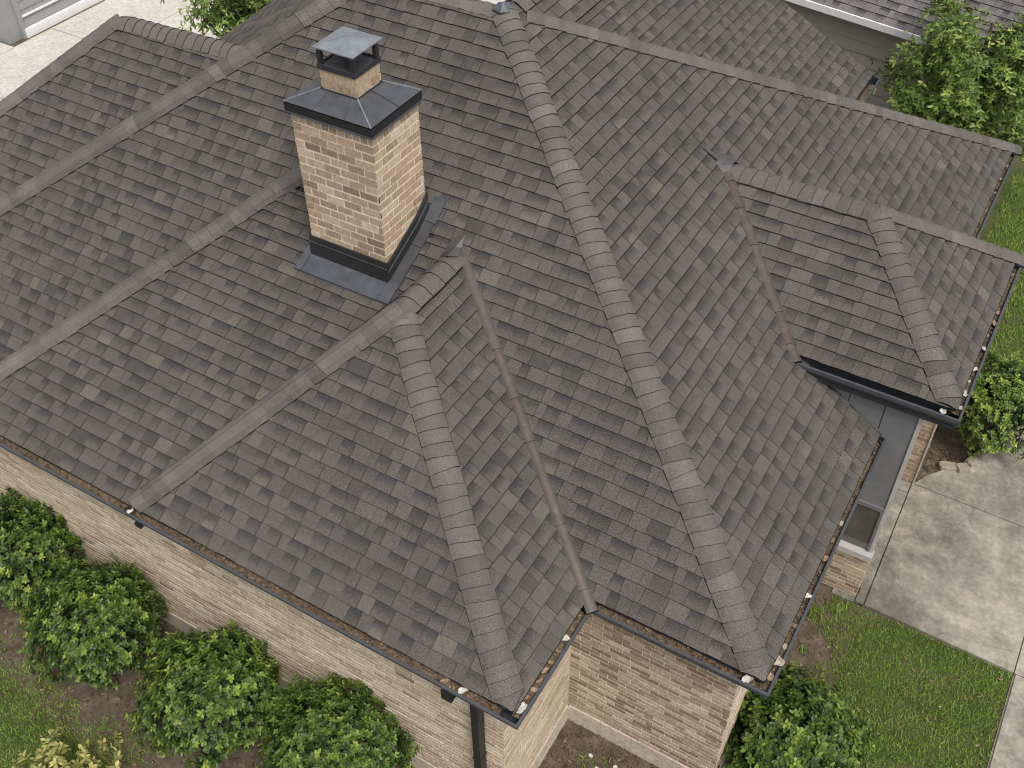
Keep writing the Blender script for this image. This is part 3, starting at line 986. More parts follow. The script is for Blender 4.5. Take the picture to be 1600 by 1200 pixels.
# flashing round the foot
def fz(y, h):
    return roof_z(y) + h
mb = MB().prism([(cx0 - .03, cy0 - .056, fz(cy0 - .056, -.03)), (cx1 + .04, cy0 - .056, fz(cy0 - .056, -.03)), (cx1 + .036, cy0 - .026, fz(cy0, .245)), (cx0 - .026, cy0 - .026, fz(cy0, .245))], (0, .024, 0))
cpart(mb, 'flashing', 'black_metal')
cpart(MB().box((cx0 - .03, cy0 - .042, fz(cy0, .175)), (cx1 + .04, cy0 - .034, fz(cy0, .183))), 'flashing_lip', 'slate_metal')
ys = [cy0 - .03, 3.654, cy1 + .02]
mb = MB()
for ya, yb in zip(ys, ys[1:]):
    mb.prism([(cx1 + .013, ya, fz(ya, -.03)), (cx1 + .013, yb, fz(yb, -.03)), (cx1 + .013, yb, fz(yb, .235)), (cx1 + .013, ya, fz(ya, .235))], (.022, 0, 0))
cpart(mb, 'flashing', 'black_metal')
mb = MB()
for ya, yb in zip(ys, ys[1:]):
    mb.prism([(cx1 + .035, ya, fz(ya, .150)), (cx1 + .035, yb, fz(yb, .150)), (cx1 + .035, yb, fz(yb, .158)), (cx1 + .035, ya, fz(ya, .158))], (.010, 0, 0))
cpart(mb, 'flashing_lip', 'slate_metal')
def pan(x0_, x1_, ya, yb, material, h=.024, skew=0.):
    yy = [ya] + ([3.654] if ya < 3.654 < yb else []) + [yb]
    mb = MB()
    for a_, c_ in zip(yy, yy[1:]):
        mb.prism([(x0_, a_, fz(a_, h)), (x1_, a_, fz(a_, h)), (x1_ + skew, c_, fz(c_, h)), (x0_ + skew, c_, fz(c_, h))], (0, 0, -.026))
    return cpart(mb, 'flashing_pan', material)
pan(cx0 - .02, cx1 + .012, cy0 - .25, cy0 - .05, 'slate_metal', .036)
pan(cx1 + .018, cx1 + .165, cy0 - .25, cy0 - .015, 'slate_metal', .040)
pan(cx0 - .115, cx0 - .026, cy0 - .25, cy0 + .02, 'slate_metal', .040)
pan(cx1 + .037, cx1 + .165, cy0 - .012, 3.50, 'pan_metal', .034)
pan(cx1 + .037, cx1 + .165, 3.505, 3.76, 'pan_metal', .037)
pan(cx1 + .04, cx1 + .185, 3.765, 4.0, 'slate_metal', .042)

# ------------------------------------------------------------------ bricks: the 300 that show largest are objects
brick_pool.sort(key=lambda b_: -b_[0])
# chimney bricks first, then the walls facing the camera
vis = [b_ for b_ in brick_pool if b_[0] > 0]
ids = {id(b_) for b_ in vis[:300]}
rest = {}
for b_ in brick_pool:
    _, par, q, F, tone, material, mid = b_
    if id(b_) in ids:
        o = MB().add([p - mid for p in q], F, (tone, 0, 0)).build('brick', material, par)
        o.location = mid
    else:
        rest.setdefault((par.name, material), (par, MB()))[1].add(q, F, (tone, 0, 0))
for (pn, material), (par, mb) in rest.items():
    mb.build('brick', material, par, kind='stuff')

# downspout and outlets at the front
ds = hpart(MB().box((-.615, .17, .1), (-.535, .275, E - .30)), 'downspout', 'black_metal')
MB().box((-.622, .162, 1.35), (-.528, .287, 1.38)).build('strap', 'black_metal', ds)
MB().prism([(-.61, .045, E - .112), (-.53, .045, E - .112), (-.53, .12, E - .112), (-.61, .12, E - .112)], (-.003, .135, -.20)).build('elbow', 'black_metal', ds)
hpart(MB().box((-.82, .02, E - .26), (-.71, .11, E - .114)), 'gutter_outlet', 'black_metal')
hpart(MB().box((-4.62, .01, E - .17), (-4.54, .08, E - .114)), 'gutter_outlet', 'black_metal')
hpart(MB().box((.60, 4.80, ab(.66)), (.64, 4.90, ab(.71))), 'gutter_end', 'lead')

# ------------------------------------------------------------------ ground
def sheet_struct(name, pts, z, material, thick=.3, **props):
    mb = MB().prism([(x, y, z) for x, y in pts], (0, 0, -thick))
    return mb.build(name, material, None, kind='structure', **props)
sheet_struct('ground', [(-60, -30), (60, -30), (60, 90), (-60, 90)], 0, 'soil', 1.)
sheet_struct('lawn', [(-12, -9), (2, -9), (-1.5, -1.8), (-3.6, -1.55), (-4.4, -1.50), (-5.4, -1.38), (-6.2, -1.30), (-7.4, -1.2), (-12, -1.2)], .006, 'turf', .2)
sheet_struct('lawn', [(1.86, -4), (4.0, -4), (3.99, 4.86), (2.4, 4.86), (2.25, 4.6), (2.2, 4.1), (2.28, 3.4), (2.2, 2.6), (2.2, 1.0)], .006, 'turf', .2)
sheet_struct('lawn', [(1.95, 8.9), (2.9, 8.9), (3.4, 9.65), (9, 9.65), (9, 22), (.5, 22), (.5, 12.2), (2.3, 11.0)], .006, 'turf', .2)
drive = MB().prism([(1.76, 4.9, .02), (7, 4.9, .02), (7, 9.62, .02), (3.4, 9.62, .02), (3.02, 8.9, .02), (2.74, 8.1, .02), (2.66, 7.72, .02), (2.45, 7.64, .02), (2.27, 7.44, .02), (2.16, 7.19, .02), (1.76, 7.19, .02)], (0, 0, -.3)).build('driveway', 'concrete', None, kind='structure')
def slab(par, pts, z, material):
    return MB().prism([(x, y, z) for x, y in pts], (0, 0, -.12)).build('slab', material, par)
slab(drive, [(2.062, 4.90), (2.165, 4.90), (2.135, 6.98), (1.74, 6.98), (1.74, 5.125), (2.062, 5.125)], .056, 'concrete')
slab(drive, [(1.74, 6.995), (2.135, 6.995), (2.135, 7.18), (1.74, 7.18)], .058, 'concrete')
slab(drive, [(2.178, 4.90), (4.0, 4.86), (4.0, 7.165), (2.148, 7.185)], .055, 'concrete')
slab(drive, [(2.165, 7.20), (4.0, 7.178), (4.0, 9.6), (3.35, 9.6), (3.02, 8.9), (2.76, 8.12), (2.68, 7.74), (2.46, 7.66), (2.29, 7.45), (2.17, 7.21)], .055, 'concrete')
slab(drive, [(4.014, 4.86), (7, 4.80), (7, 9.6), (4.014, 9.6)], .055, 'concrete')
path = MB().prism([(4.01, -6, .02), (5.4, -6, .02), (5.4, 4.84, .02), (4.01, 4.84, .02)], (0, 0, -.3)).build('path', 'footing', None, kind='structure')
for k in range(6):
    slab(path, [(4.03, 4.845 - 1.8 * k), (5.4, 4.80 - 1.8 * k), (5.4, 3.02 - 1.8 * k), (4.03, 3.057 - 1.8 * k)], .056, 'concrete')
nd = MB().prism([(-23, 2, .02), (-9.5, 2, .02), (-9.5, 26, .02), (-19.4, 26, .02), (-19.4, 9.95, .02), (-23, 9.95, .02)], (0, 0, -.3)).build('driveway', 'footing', None, kind='structure')
xs = [-19.3, -17.3, -15.6, -13.2, -10.5]
ysd = [2.5, 5.4, 8.15, 11.0, 14.2, 18, 24]
for j in range(3):
    slab(nd, [(-23, ysd[j] + .012), (-19.312, ysd[j] + .012), (-19.312, min(ysd[j + 1] - .012, 9.9)), (-23, min(ysd[j + 1] - .012, 9.9))], .056, 'pale_concrete')
for i in range(4):
    for j in range(6):
        g = .012
        slab(nd, [(xs[i] + g, ysd[j] + g + .1 * i), (xs[i + 1] - g, ysd[j] + g + .1 * i), (xs[i + 1] - g, ysd[j + 1] - g + .1 * i), (xs[i] + g, ysd[j + 1] - g + .1 * i)], .055 + .002 * ((i + j) % 2), 'pale_concrete')

# ------------------------------------------------------------------ grass, litter, weeds
def blades(name, pts, h, w, label, material='grass', lo=.0, hi=1., **props):
    n = len(pts)
    ang = rng.uniform(0, 2 * np.pi, n)
    side = np.stack([np.cos(ang), np.sin(ang), np.zeros(n)], 1)
    lean = rng.normal(0, .45, (n, 2))
    hh = h * rng.uniform(.5, 1.25, n)
    base = np.column_stack([pts, np.full(n, .006)])
    tip = base + np.column_stack([lean * hh[:, None], hh])
    ww = (w * rng.uniform(.6, 1.3, n))[:, None]
    V = np.stack([base - side * ww / 2, base + side * ww / 2, tip], 1).reshape(-1, 3)
    F = np.arange(n * 3).reshape(-1, 3)
    patch = .5 + .5 * np.sin(pts[:, 0] * 2.3 + 1.3 * np.sin(pts[:, 1] * 1.7)) * np.sin(pts[:, 1] * 2.9 + pts[:, 0])
    tone = np.clip(lo + (hi - lo) * (rng.beta(2, 3.2, n) * .75 + patch * .22), 0, 1)
    tone = np.where(rng.random(n) < .04, 1., tone)
    me = np_mesh(name, V, F, material, np.repeat(tone, 3))
    return obj(name, me, None, kind='stuff', label=label, **props)
def scatter(n, x0_, x1_, ya, yb, keep=None):
    p = np.column_stack([rng.uniform(x0_, x1_, n), rng.uniform(ya, yb, n)])
    return p if keep is None else p[keep(p[:, 0], p[:, 1])]
def wob(a):
    return .09 * np.sin(a * 5.1) + .06 * np.sin(a * 12.7 + 1)
blades('grass', scatter(52000, 1.75, 4.0, .4, 4.87, lambda x, y: (x > 1.93 + wob(y) + rng.exponential(.05, len(x)) - .05) & (y < 4.87) & (rng.random(len(x)) < np.clip(1.1 - .35 * (np.sin(x * 7) * np.sin(y * 5.3 + 1) > .55), 0, 1))), .045, .011, 'short green lawn between the house corner and the concrete driveway', category='lawn grass')
blades('grass', scatter(46000, -7.6, -2.6, -3.2, -.9, lambda x, y: y < -1.04 - .10 * (x + 6.5) / 2.5 + wob(x) - rng.exponential(.09, len(x)) + .06), .045, .012, 'green lawn in front of the long brick wall and the round shrubs', category='lawn grass')
blades('grass', scatter(42000, 1.6, 5.2, 8.9, 16, lambda x, y: (x > 1.72) & ((x - 2.2) * .8 < (y - 8.6)) & (y > 9.1)), .06, .016, 'green lawn on the far right beyond the roof edge', category='lawn grass')
# weeds on the bare soil
wx = []
for cx_, cy_, r_, n in ((1.66, 4.5, .14, 260), (1.85, 4.35, .10, 90), (1.72, 3.9, .05, 40), (1.72, 3.45, .08, 60), (1.80, 3.05, .12, 120), (.85, .72, .18, 260), (.35, .95, .2, 90), (.5, 1.25, .2, 60), (.2, 1.3, .15, 40), (-.1, .9, .12, 40), (1.9, 4.75, .12, 160)):
    wx.append(np.column_stack([rng.normal(cx_, r_ / 1.6, n), rng.normal(cy_, r_ / 1.6, n)]))
blades('weeds', np.concatenate(wx), .085, .013, 'sparse green weeds on the bare soil beside the house walls', category='weeds')
def litter(name, n, x0_, x1_, ya, yb, label, size=.035, keep=None, z=.012, material='litter', lo=0., hi=1., cat='leaf litter'):
    p = scatter(n, x0_, x1_, ya, yb, keep)
    n = len(p)
    ang = rng.uniform(0, 2 * np.pi, n)
    d = np.column_stack([np.cos(ang), np.sin(ang), rng.normal(0, .25, n)])
    nn = np.column_stack([rng.normal(0, .35, (n, 2)), np.ones(n)])
    ln = size * rng.uniform(.5, 1.5, n)
    me = leaves_mesh(name, np.column_stack([p, np.full(n, z) + rng.uniform(0, .012, n)]), d, nn, ln, ln * rng.uniform(.2, .6, n), np.clip(lo + (hi - lo) * rng.beta(1.4, 2.6, n), 0, 1), material)
    return obj(name, me, None, kind='stuff', label=label, category=cat)
litter('leaf_litter', 2600, -8, -1.2, -1.5, .28, 'brown leaf litter on the soil under the row of round shrubs', .05)
litter('leaf_litter', 700, 1.45, 2.05, 1.2, 4.85, 'dead leaves on the soil strip beside the lawn', .035)
litter('leaf_litter', 1500, -.3, 1.4, .2, 1.66, 'dead leaves and twigs on the damp soil in the wall corner', .04)
litter('leaf_litter', 1500, 2.0, 3.1, 7.25, 9.3, 'dark leaf mulch in the bed round the right shrub', .04, lambda x, y: y > 7.3 + (x - 2.2) * 1.1, .015)
litter('leaf_litter', 130, 2.0, 5.2, 4.9, 9.4, 'pale leaf scraps scattered over the concrete driveway', .022, None, .06, 'dry', .4, 1.)
litter('leaf_litter', 160, 1.95, 3.95, 1.0, 4.8, 'pale dead leaves scattered in the lawn by the driveway', .04, None, .06, 'dry', .2, .8)
litter('leaf_litter', 150, -7.4, -3, -3, -1.1, 'pale dead leaves scattered in the lawn by the round shrubs', .04, None, .06, 'dry', .1, .7)

# ------------------------------------------------------------------ shrubs
def shrub(name, label, cat, c, r, nshoot, seed, material='leaf', group=None, lsize=.060, tone_mid=.36, flat=.9):
    g = np.random.default_rng(seed)
    t = thing(name, label, cat, (c[0], c[1], 0), group)
    h = c[2]
    ex, ey = g.uniform(.93, 1.08), g.uniform(.93, 1.08)
    n = nshoot
    # shoots over a lumpy dome
    u = g.normal(0, 1, (n, 3))
    u = unit(u)
    u[:, 2] = np.where(u[:, 2] < -.55, -u[:, 2], u[:, 2])
    lump = 1 + .16 * np.sin(u[:, 0] * 5 + seed) * np.sin(u[:, 1] * 6 + 1) + .08 * np.sin(u[:, 2] * 8 + u[:, 0] * 7) + g.normal(0, .035, n)
    depth = np.where(g.random(n) < .42, g.uniform(.55, .92, n), 1.0)
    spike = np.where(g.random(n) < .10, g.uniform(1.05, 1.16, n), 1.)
    pos = u * np.array([r * ex, r * ey, h * .5 * flat])[None] * (lump * depth * spike)[:, None]
    pos[:, 2] += h * .54
    base, dirs, nr, ln, wd, tn = [], [], [], [], [], []
    axis = unit(u * .8 + np.array([0, 0, .55]) + g.normal(0, .22, (n, 3)))
    k = 8
    x = unit(np.cross(axis, np.array([.3, .2, .93])))
    y = np.cross(axis, x)
    bright = np.clip(g.normal(tone_mid, .16, n) * np.where(depth < .95, .35, 1) + np.where(spike > 1, .25, 0), 0, 1)  # inner leaves coloured darker to paint the shade inside the shrub
    for q in range(k):
        th = q * 2.39996 + g.uniform(-.3, .3, n)
        out = x * np.cos(th)[:, None] + y * np.sin(th)[:, None]
        rise = .15 + .75 * q / k
        d = unit(out + axis * rise)
        base.append(pos + axis * (lsize * .75 * (q / k - .5))[..., None] if np.ndim(lsize) else pos + axis * lsize * 1.1 * (q / k - .5))
        dirs.append(d)
        nr.append(unit(axis - out * rise * .6 + g.normal(0, .12, (n, 3))))
        l_ = lsize * g.uniform(.7, 1.15, n) * (1.08 - .35 * q / k)
        ln.append(l_)
        wd.append(l_ * g.uniform(.50, .66, n))
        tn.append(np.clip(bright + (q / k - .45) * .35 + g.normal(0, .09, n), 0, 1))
    base, dirs, nr = np.concatenate(base), np.concatenate(dirs), np.concatenate(nr)
    me = leaves_mesh('foliage', base, dirs, nr, np.concatenate(ln), np.concatenate(wd), np.concatenate(tn), material)
    obj('foliage', me, t)
    mb = MB()
    for q in range(9):
        a = g.uniform(0, 2 * math.pi)
        e = g.uniform(.3, .85)
        tip = Vector((math.cos(a) * r * .62 * e, math.sin(a) * r * .62 * e, h * g.uniform(.45, .8)))
        mb.tube([(0.02 * math.cos(a), .02 * math.sin(a), 0), (tip.x * .35, tip.y * .35, tip.z * .45), tip], [.016, .012, .004], 5)
    mb.build('stems', 'bark', t)
    return t
GS = 'round evergreen shrubs along the long brick wall'
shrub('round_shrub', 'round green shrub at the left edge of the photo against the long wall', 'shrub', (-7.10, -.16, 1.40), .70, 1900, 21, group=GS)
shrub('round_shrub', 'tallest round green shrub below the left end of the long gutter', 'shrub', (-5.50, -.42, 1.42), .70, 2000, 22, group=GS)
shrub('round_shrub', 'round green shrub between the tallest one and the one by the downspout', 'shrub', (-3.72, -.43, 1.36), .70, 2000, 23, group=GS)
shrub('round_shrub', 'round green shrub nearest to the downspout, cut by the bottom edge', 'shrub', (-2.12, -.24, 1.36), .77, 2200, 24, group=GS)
shrub('round_shrub', 'dark green shrub below the main roof corner beside the small lawn', 'shrub', (2.06, 2.36, 1.15), .72, 1500, 25, tone_mid=.34, lsize=.082)
shrub('round_shrub', 'bright green shrub in the stone edged bed on the right', 'shrub', (2.72, 8.55, 1.35), .66, 1700, 26, tone_mid=.55)
shrub('yellow_shrub', 'low yellow green shrub on the lawn in the bottom left corner', 'shrub', (-4.55, -1.95, .60), .62, 150, 27, 'yellow_leaf', lsize=.085, tone_mid=.4)

# ------------------------------------------------------------------ trees
def tree(name, label, c, r, rz, n, seed, lsize=.10, base_z=0):
    g = np.random.default_rng(seed)
    t = thing(name, label, 'tree', (c[0], c[1], 0))
    mb = MB()
    top = Vector((0, 0, c[2]))
    mb.tube([(0, 0, 0), (.05, .03, c[2] * .35), (-.03, .04, c[2] * .7), (0, 0, c[2] + rz * .6)], [.11, .085, .065, .02], 8)
    mb.build('trunk', 'bark', t)
    limbs = MB()
    tips = []
    for q in range(26):
        a = g.uniform(0, 2 * math.pi)
        el = g.uniform(-.45, 1.0)
        rr = g.uniform(.75, 1.08)
        tip = Vector((math.cos(a) * math.cos(el) * r * rr, math.sin(a) * math.cos(el) * r * rr, c[2] + math.sin(el) * rz * rr))
        s = Vector((0, 0, c[2] * .55 + g.uniform(0, rz * .9)))
        m1 = s.lerp(tip, .5) + Vector((g.normal(0, .08), g.normal(0, .08), .12))
        limbs.tube([s, m1, tip], [.03, .018, .005], 5)
        for f in np.linspace(.35, 1, 9):
            p = (s.lerp(m1, f * 2) if f < .5 else m1.lerp(tip, f * 2 - 1))
            tips.append((*p, f))
    limbs.build('limbs', 'bark', t)
    tips = np.array(tips)
    idx = g.integers(0, len(tips), n)
    pos = tips[idx, :3] + g.normal(0, .15, (n, 3)) * np.array([1.15, 1.15, .8])
    axis = unit(pos - np.array([0, 0, c[2] - .2]) + g.normal(0, .5, (n, 3)) + np.array([0, 0, .4]))
    k = 5
    x = unit(np.cross(axis, np.array([.3, .2, .93])))
    y = np.cross(axis, x)
    clump = np.clip(.45 + .25 * np.sin(idx * 1.7) + g.normal(0, .12, n), 0, 1)
    B, D, N_, L, W, T = [], [], [], [], [], []
    for q in range(k):
        th = q * 2.39996 + g.uniform(-.4, .4, n)
        out = x * np.cos(th)[:, None] + y * np.sin(th)[:, None]
        d = unit(out + axis * g.uniform(.1, .9, n)[:, None])
        B.append(pos + axis * (lsize * .8 * q / k))
        D.append(d)
        N_.append(unit(np.array([0, 0, .6]) + axis * .6 + g.normal(0, .3, (n, 3))))
        l_ = lsize * g.uniform(.6, 1.2, n)
        L.append(l_)
        W.append(l_ * g.uniform(.38, .52, n))
        T.append(np.clip(clump + g.normal(0, .12, n), 0, 1))
    me = leaves_mesh('crown', np.concatenate(B), np.concatenate(D), np.concatenate(N_), np.concatenate(L), np.concatenate(W), np.concatenate(T), 'tree_leaf')
    obj('crown', me, t)
    return t
tree('leafy_tree', 'loose leafy green tree beside the far hip at the top right corner', (.70, 13.45, E + .14), 1.62, 1.45, 5600, 31, .088)
tree('leafy_tree', 'small leafy tree over the pale driveway at the top left', (-11.3, 9.35, E + .55), 1.05, .8, 1700, 32, .10)

# ------------------------------------------------------------------ gutter debris and single leaves
def debris(c0, c1, n, z, label, a0=0., a1=1., fill=1.):
    c0, c1, n = Vector(c0), Vector(c1), Vector(n)
    d = (c1 - c0).normalized()
    L = (c1 - c0).length
    m_ = max(4, int(L * fill / .03))
    mb = MB()
    V, F = [], []
    for i in range(m_ + 1):
        s = a0 + (L - a0 - a1) * i / m_
        for k in range(5):
            o_ = -.1185 + .091 * k / 4
            V.append(c0 + d * s + n * o_ + Vector((0, 0, z - .045 + random.uniform(-.008, .010) + .01 * math.sin(s * 3))))
    F = [(i * 5 + k, i * 5 + k + 1, i * 5 + k + 6, i * 5 + k + 5) for i in range(m_) for k in range(4)]
    mb.add(V, F)
    # chips on top
    for _ in range(int(L * 60)):
        s = random.uniform(a0, L - a1)
        p = c0 + d * s + n * random.uniform(-.112, -.034) + Vector((0, 0, z - .026 + random.uniform(0, .008)))
        a = random.uniform(0, 6.28)
        u = Vector((math.cos(a), math.sin(a), random.uniform(-.3, .3))) * random.uniform(.006, .022)
        w = Vector((-math.sin(a), math.cos(a), random.uniform(-.4, .4))) * random.uniform(.004, .013)
        tn = random.random() ** 2
        mb.add([p - u, p + w, p + u, p - w], [(0, 1, 2, 3)], (tn, 0, 0), 1)
    return mb.build('gutter_debris', ['mulch', 'litter'], None, kind='stuff', label=label, category='leaf debris')
debris((-7.9, 0, 0), (0, 0, 0), FR, E, 'brown leaf debris filling the long front gutter', 0, .22)
debris((0, 0, 0), (0, y2, 0), RT, E, 'brown debris in the short gutter of the front wing', .10, .02)
debris((0, y2, 0), (x3, y2, 0), FR, E, 'brown debris in the gutter below the main front slope', .02, .03)
debris((x3, y2, 0), (x3, 4.95, 0), RT, E, 'brown debris in the gutter along the right eave', .03, .02)
debris((2.388, 4.85, 0), (2.388, 7.96, 0), RT, ab(.7017), 'brown debris in the outer gutter of the right wing', .12, .02)
debris((x3, 7.4, 0), (x3, y4, 0), RT, E, 'brown debris in the far right gutter beside the lawn', .02, .1)
debris((-.54, 9, 0), (-.54, 12.2, 0), RT, R5z(-.578) - .03, 'brown debris in the gutter of the back roof', .02, .1)

leaf_cache = {}
def dry_leaf(p, size, tone, label, rz=None, group=None, curl=.35):
    key = random.randrange(5)
    tkey = (key, round(tone, 1))
    if tkey not in leaf_cache:
        r = random.Random(key)
        V, F = [], []
        nx = 5
        for i in range(nx):
            for j in range(4):
                u, w = i / (nx - 1) - .5, j / 3 - .5
                ww = (1 - (2 * abs(u)) ** 2.4 * .55)
                V.append((u + r.uniform(-.07, .07), w * .66 * ww + r.uniform(-.09, .09), curl * (w * w * 1.6 + u * u * .9) + r.uniform(-.06, .12)))
        F = [(i * 4 + j, (i + 1) * 4 + j, (i + 1) * 4 + j + 1, i * 4 + j + 1) for i in range(nx - 1) for j in range(3)]
        leaf_cache[tkey] = MB().add(V, F, (tone, 0, 0)).mesh('dry_leaf', 'dry')
    o = obj('dry_leaf', leaf_cache[tkey], None, label=label, category='dry leaf')
    if group:
        o['group'] = group
    o.location = p
    o.scale = (size, size, size)
    o.rotation_euler = (random.uniform(-.25, .25), random.uniform(-.25, .25), random.uniform(0, 6.28) if rz is None else rz)
    return o
gz = E - .018
dry_leaf((-4.66, .055, E + .01), .10, 1., 'white scrap in the long front gutter below the short left hip')
dry_leaf((-.60, .07, gz), .09, .98, 'white curled leaf in the front gutter above the downspout')
dry_leaf((-.79, .07, gz), .08, .5, 'brown leaf in the front gutter beside the outlet box')
dry_leaf((-.07, .17, gz + .01), .13, 1., 'large white scrap in the gutter at the front wing corner')
dry_leaf((x3 - .22, y2 + .07, gz + .02), .12, 1., 'white scrap in the gutter under the foot of the main hip')
dry_leaf((x3 - .07, y2 + .37, gz + .02), .15, .75, 'big tan leaf in the right gutter near the main roof corner')
dry_leaf((x3 - .07, y2 + .20, gz), .10, .6, 'small brown leaf in the right gutter closest to the main roof corner')
dry_leaf((x3 - .075, 2.55, gz + .03), .10, 1., 'white scrap on the right gutter halfway along the small lawn')
dry_leaf((-.075, 1.0, gz), .09, .97, 'white leaf among the debris in the short front wing gutter')
dry_leaf((2.31, 5.28, ab(.69)), .12, 1., 'white scrap in the right wing gutter next to its near corner')
dry_leaf((2.20, 4.91, ab(.69)), .09, .95, 'pale scrap at the front gutter end of the right wing hip')
for y in (.30, .40, .50, .62, .72, .85, 1.12):
    dry_leaf((-.07 + random.uniform(-.02, .02), y, gz - .005), random.uniform(.045, .085), random.choice((.25, .4, .6)), 'tan dry leaf lying among others in the short front wing gutter', group='tan leaves in the front wing gutter')
for y in (1.95, 2.2, 3.1, 3.35, 3.6, 3.95, 4.3):
    dry_leaf((x3 - .07 + random.uniform(-.02, .02), y, gz - .008), random.uniform(.04, .08), random.choice((.3, .45, .7)), 'small tan dry leaf lying in the gutter along the right eave', group='tan leaves in the right eave gutter')
for y in (5.05, 5.5, 5.72, 5.9, 6.1, 6.35, 6.6, 6.8, 7.05, 7.3, 7.6):
    dry_leaf((2.315 + random.uniform(-.02, .02), y, ab(.69) + random.uniform(-.01, 0)), random.uniform(.05, .09), random.choice((.3, .5, .8)), 'tan dry leaf lying in the outer gutter of the right wing', group='tan leaves in the right wing gutter')
for y in (8.9, 9.4, 9.9, 10.4, 10.8, 11.2):
    dry_leaf((x3 - .07, y, gz - .005), random.uniform(.05, .09), random.choice((.4, .7)), 'tan dry leaf lying in the far right gutter above the lawn', group='tan leaves in the far right gutter')

# ------------------------------------------------------------------ edging stones and bits on the ground
def stone(p, s, rz, label, seed, material='stone', cat='stone', name='edging_stone', group=None):
    r = random.Random(seed)
    mb = MB()
    V = []
    for iz, k in ((0, 1.), (.55, 1.02), (.92, .93), (1., .80)):
        for q in range(8):
            a = 2 * math.pi * q / 8
            f = 1 / max(abs(math.cos(a)), abs(math.sin(a))) ** .75
            V.append((math.cos(a) * f * s[0] / 2 * k * r.uniform(.92, 1.06), math.sin(a) * f * s[1] / 2 * k * r.uniform(.92, 1.06), iz * s[2]))
    F = [(i * 8 + q, i * 8 + (q + 1) % 8, (i + 1) * 8 + (q + 1) % 8, (i + 1) * 8 + q) for i in range(3) for q in range(8)] + [tuple(range(24, 32))]
    mb.add(V, F)
    o = mb.build(name, material, None, label=label, category=cat)
    o.location = p
    o.rotation_euler = (0, 0, rz)
    if group:
        o['group'] = group
    return o
GE = 'stones edging the right planting bed'
stone((2.50, 7.76, -.04), (.26, .15, .13), .35, 'flat edging stone of the right bed next to the brick pier', 1, group=GE)
stone((2.68, 7.80, -.03), (.18, .16, .15), .6, 'blocky edging stone jutting into the driveway under the right shrub', 2, group=GE)
stone((2.77, 8.00, -.03), (.19, .15, .15), 1.0, 'middle edging stone of the right bed below the right shrub', 3, group=GE)
stone((2.88, 8.28, -.04), (.30, .15, .14), 1.15, 'long edging stone right of the middle one in the right bed', 4, group=GE)
stone((3.02, 8.66, -.04), (.34, .15, .14), 1.15, 'last edging stone of the right bed, nearest the right photo edge', 5, group=GE)
stone((.05, 1.05, .0), (.17, .11, .03), .5, 'flat pale stone on the damp soil in the wall corner', 6, 'footing', 'stone', 'flat_stone')
for i, (x, y) in enumerate(((.25, 1.3), (.42, 1.42), (.52, 1.2), (.62, 1.35), (.3, .95), (.75, 1.1), (.12, 1.4))):
    stone((x, y, 0), (.05, .04, .025), i, 'small pale pebble on the damp soil in the wall corner', 40 + i, 'pale_concrete', 'pebble', 'pebble', 'pebbles on the damp soil')

# ------------------------------------------------------------------ neighbours
gar = thing('garage', 'grey board garage with white door at the top left corner', 'garage', (-19.6, 10, 0))
def gpart(mb, name, mats, par=None):
    o = mb.build(name, mats, par or gar)
    if par is None:
        o.matrix_parent_inverse = Matrix.Translation(-Vector(gar.location))
    return o
gw = gpart(MB().box((-25, 10.0, 0), (-19.62, 20, 3.2)), 'wall', 'grey_siding')
gpart(MB().box((-19.62, 10.45, .0), (-19.50, 20, .20)), 'base_board', 'white')
for i in range(14):
    z0 = .22 + i * .20
    gpart(MB().prism([(-19.62, 10.5, z0), (-19.595 + .018, 10.5, z0), (-19.598, 10.5, z0 + .195), (-19.62, 10.5, z0 + .195)], (0, 1.75, 0)), 'plank', 'grey_siding', gw)
    gpart(MB().prism([(-19.62, 14.2, z0), (-19.577, 14.2, z0), (-19.598, 14.2, z0 + .195), (-19.62, 14.2, z0 + .195)], (0, 5, 0)), 'plank', 'grey_siding', gw)
gpart(MB().box((-19.62, 10.5, .46), (-19.555, 12.25, .50)), 'rail', 'white')
gpart(MB().box((-19.68, 10.38, 0), (-19.54, 10.5, 3.2)), 'corner_board', 'grey_siding')
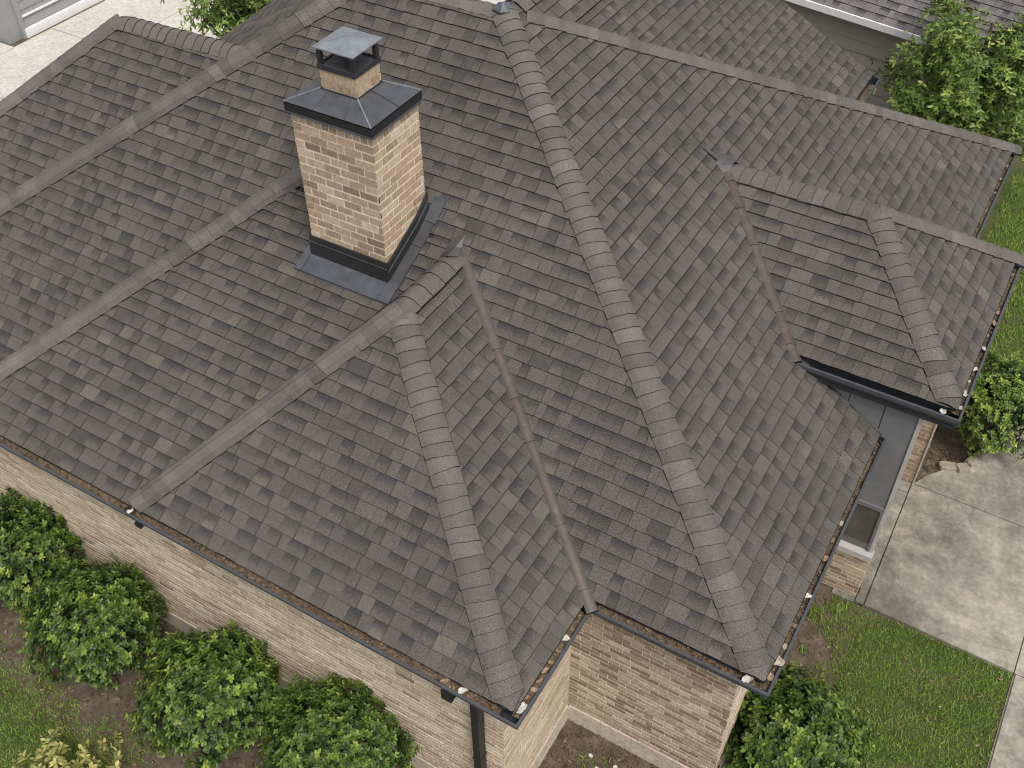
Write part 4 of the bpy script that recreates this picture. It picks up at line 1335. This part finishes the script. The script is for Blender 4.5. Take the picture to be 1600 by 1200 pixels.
gd = gpart(MB().box((-19.62, 12.25, .2), (-19.54, 12.37, 3)).box((-19.62, 14.1, .2), (-19.54, 14.2, 3)), 'door_frame', 'white')
gpart(MB().box((-19.62, 12.37, .2), (-19.58, 14.1, 3)), 'door', 'white', gd)
for i in range(3):
    gpart(MB().box((-19.58, 12.47 + i * .54, .35), (-19.565, 12.93 + i * .54, 1.2)), 'door_panel', 'white', gd)
nh = thing('beige_house', 'beige board house with white gutter behind the tree at the top right', 'house', (-1, 16, 0))
def npart(mb, name, mats, par=None):
    o = mb.build(name, mats, par or nh)
    if par is None:
        o.matrix_parent_inverse = Matrix.Translation(-Vector(nh.location))
    return o
sk = lambda x: 14.66 - .19 * (x + 1.9)        # the front runs a little askew
def npr(x0_, x1_, dy0, dy1, z0, z1):
    return [(x0_, sk(x0_) + dy0, z0), (x1_, sk(x1_) + dy0, z0), (x1_, sk(x1_) + dy1, z1), (x0_, sk(x0_) + dy1, z1)]
nwall = npart(MB().prism(npr(-7, 1.3, .33, .33, 0, E), (0, .2, 0)), 'wall', 'beige_siding')
for i in range(13):
    z1 = E - .02 - i * .22
    npart(MB().prism(npr(-7, 1.3, .30, .322, z1 - .215, z1), (0, .02, 0)), 'plank', 'beige_siding', nwall)
npart(MB().prism(npr(-7, 1.3, 0, .0, E - .02, E + .10), (0, .10, 0)), 'gutter', 'white')
npart(MB().prism(npr(-7, 1.3, .11, .11, E - .06, E + .10), (0, .02, 0)), 'fascia', 'white')
npart(MB().prism(npr(-7, 1.3, .12, .34, E - .03, E - .03), (0, 0, .02)), 'soffit', 'trim')
n_before = len(slopes)
slope([Vector((-7, sk(-7) + .05, E + .09)), Vector((1.6, sk(1.6) + .05, E + .09)), Vector((1.6, sk(1.6) + 4, E + 2.2)), Vector((-7, sk(-7) + 4, E + 2.2))], start=0, material='far_shingle', parent=nh, expo=.16)
ds_, material_, pieces_ = slopes[-1]
rest = MB()
for mid, v, f, cols, mi in pieces_:
    rest.add(v, f, cols=cols, mi=mi)
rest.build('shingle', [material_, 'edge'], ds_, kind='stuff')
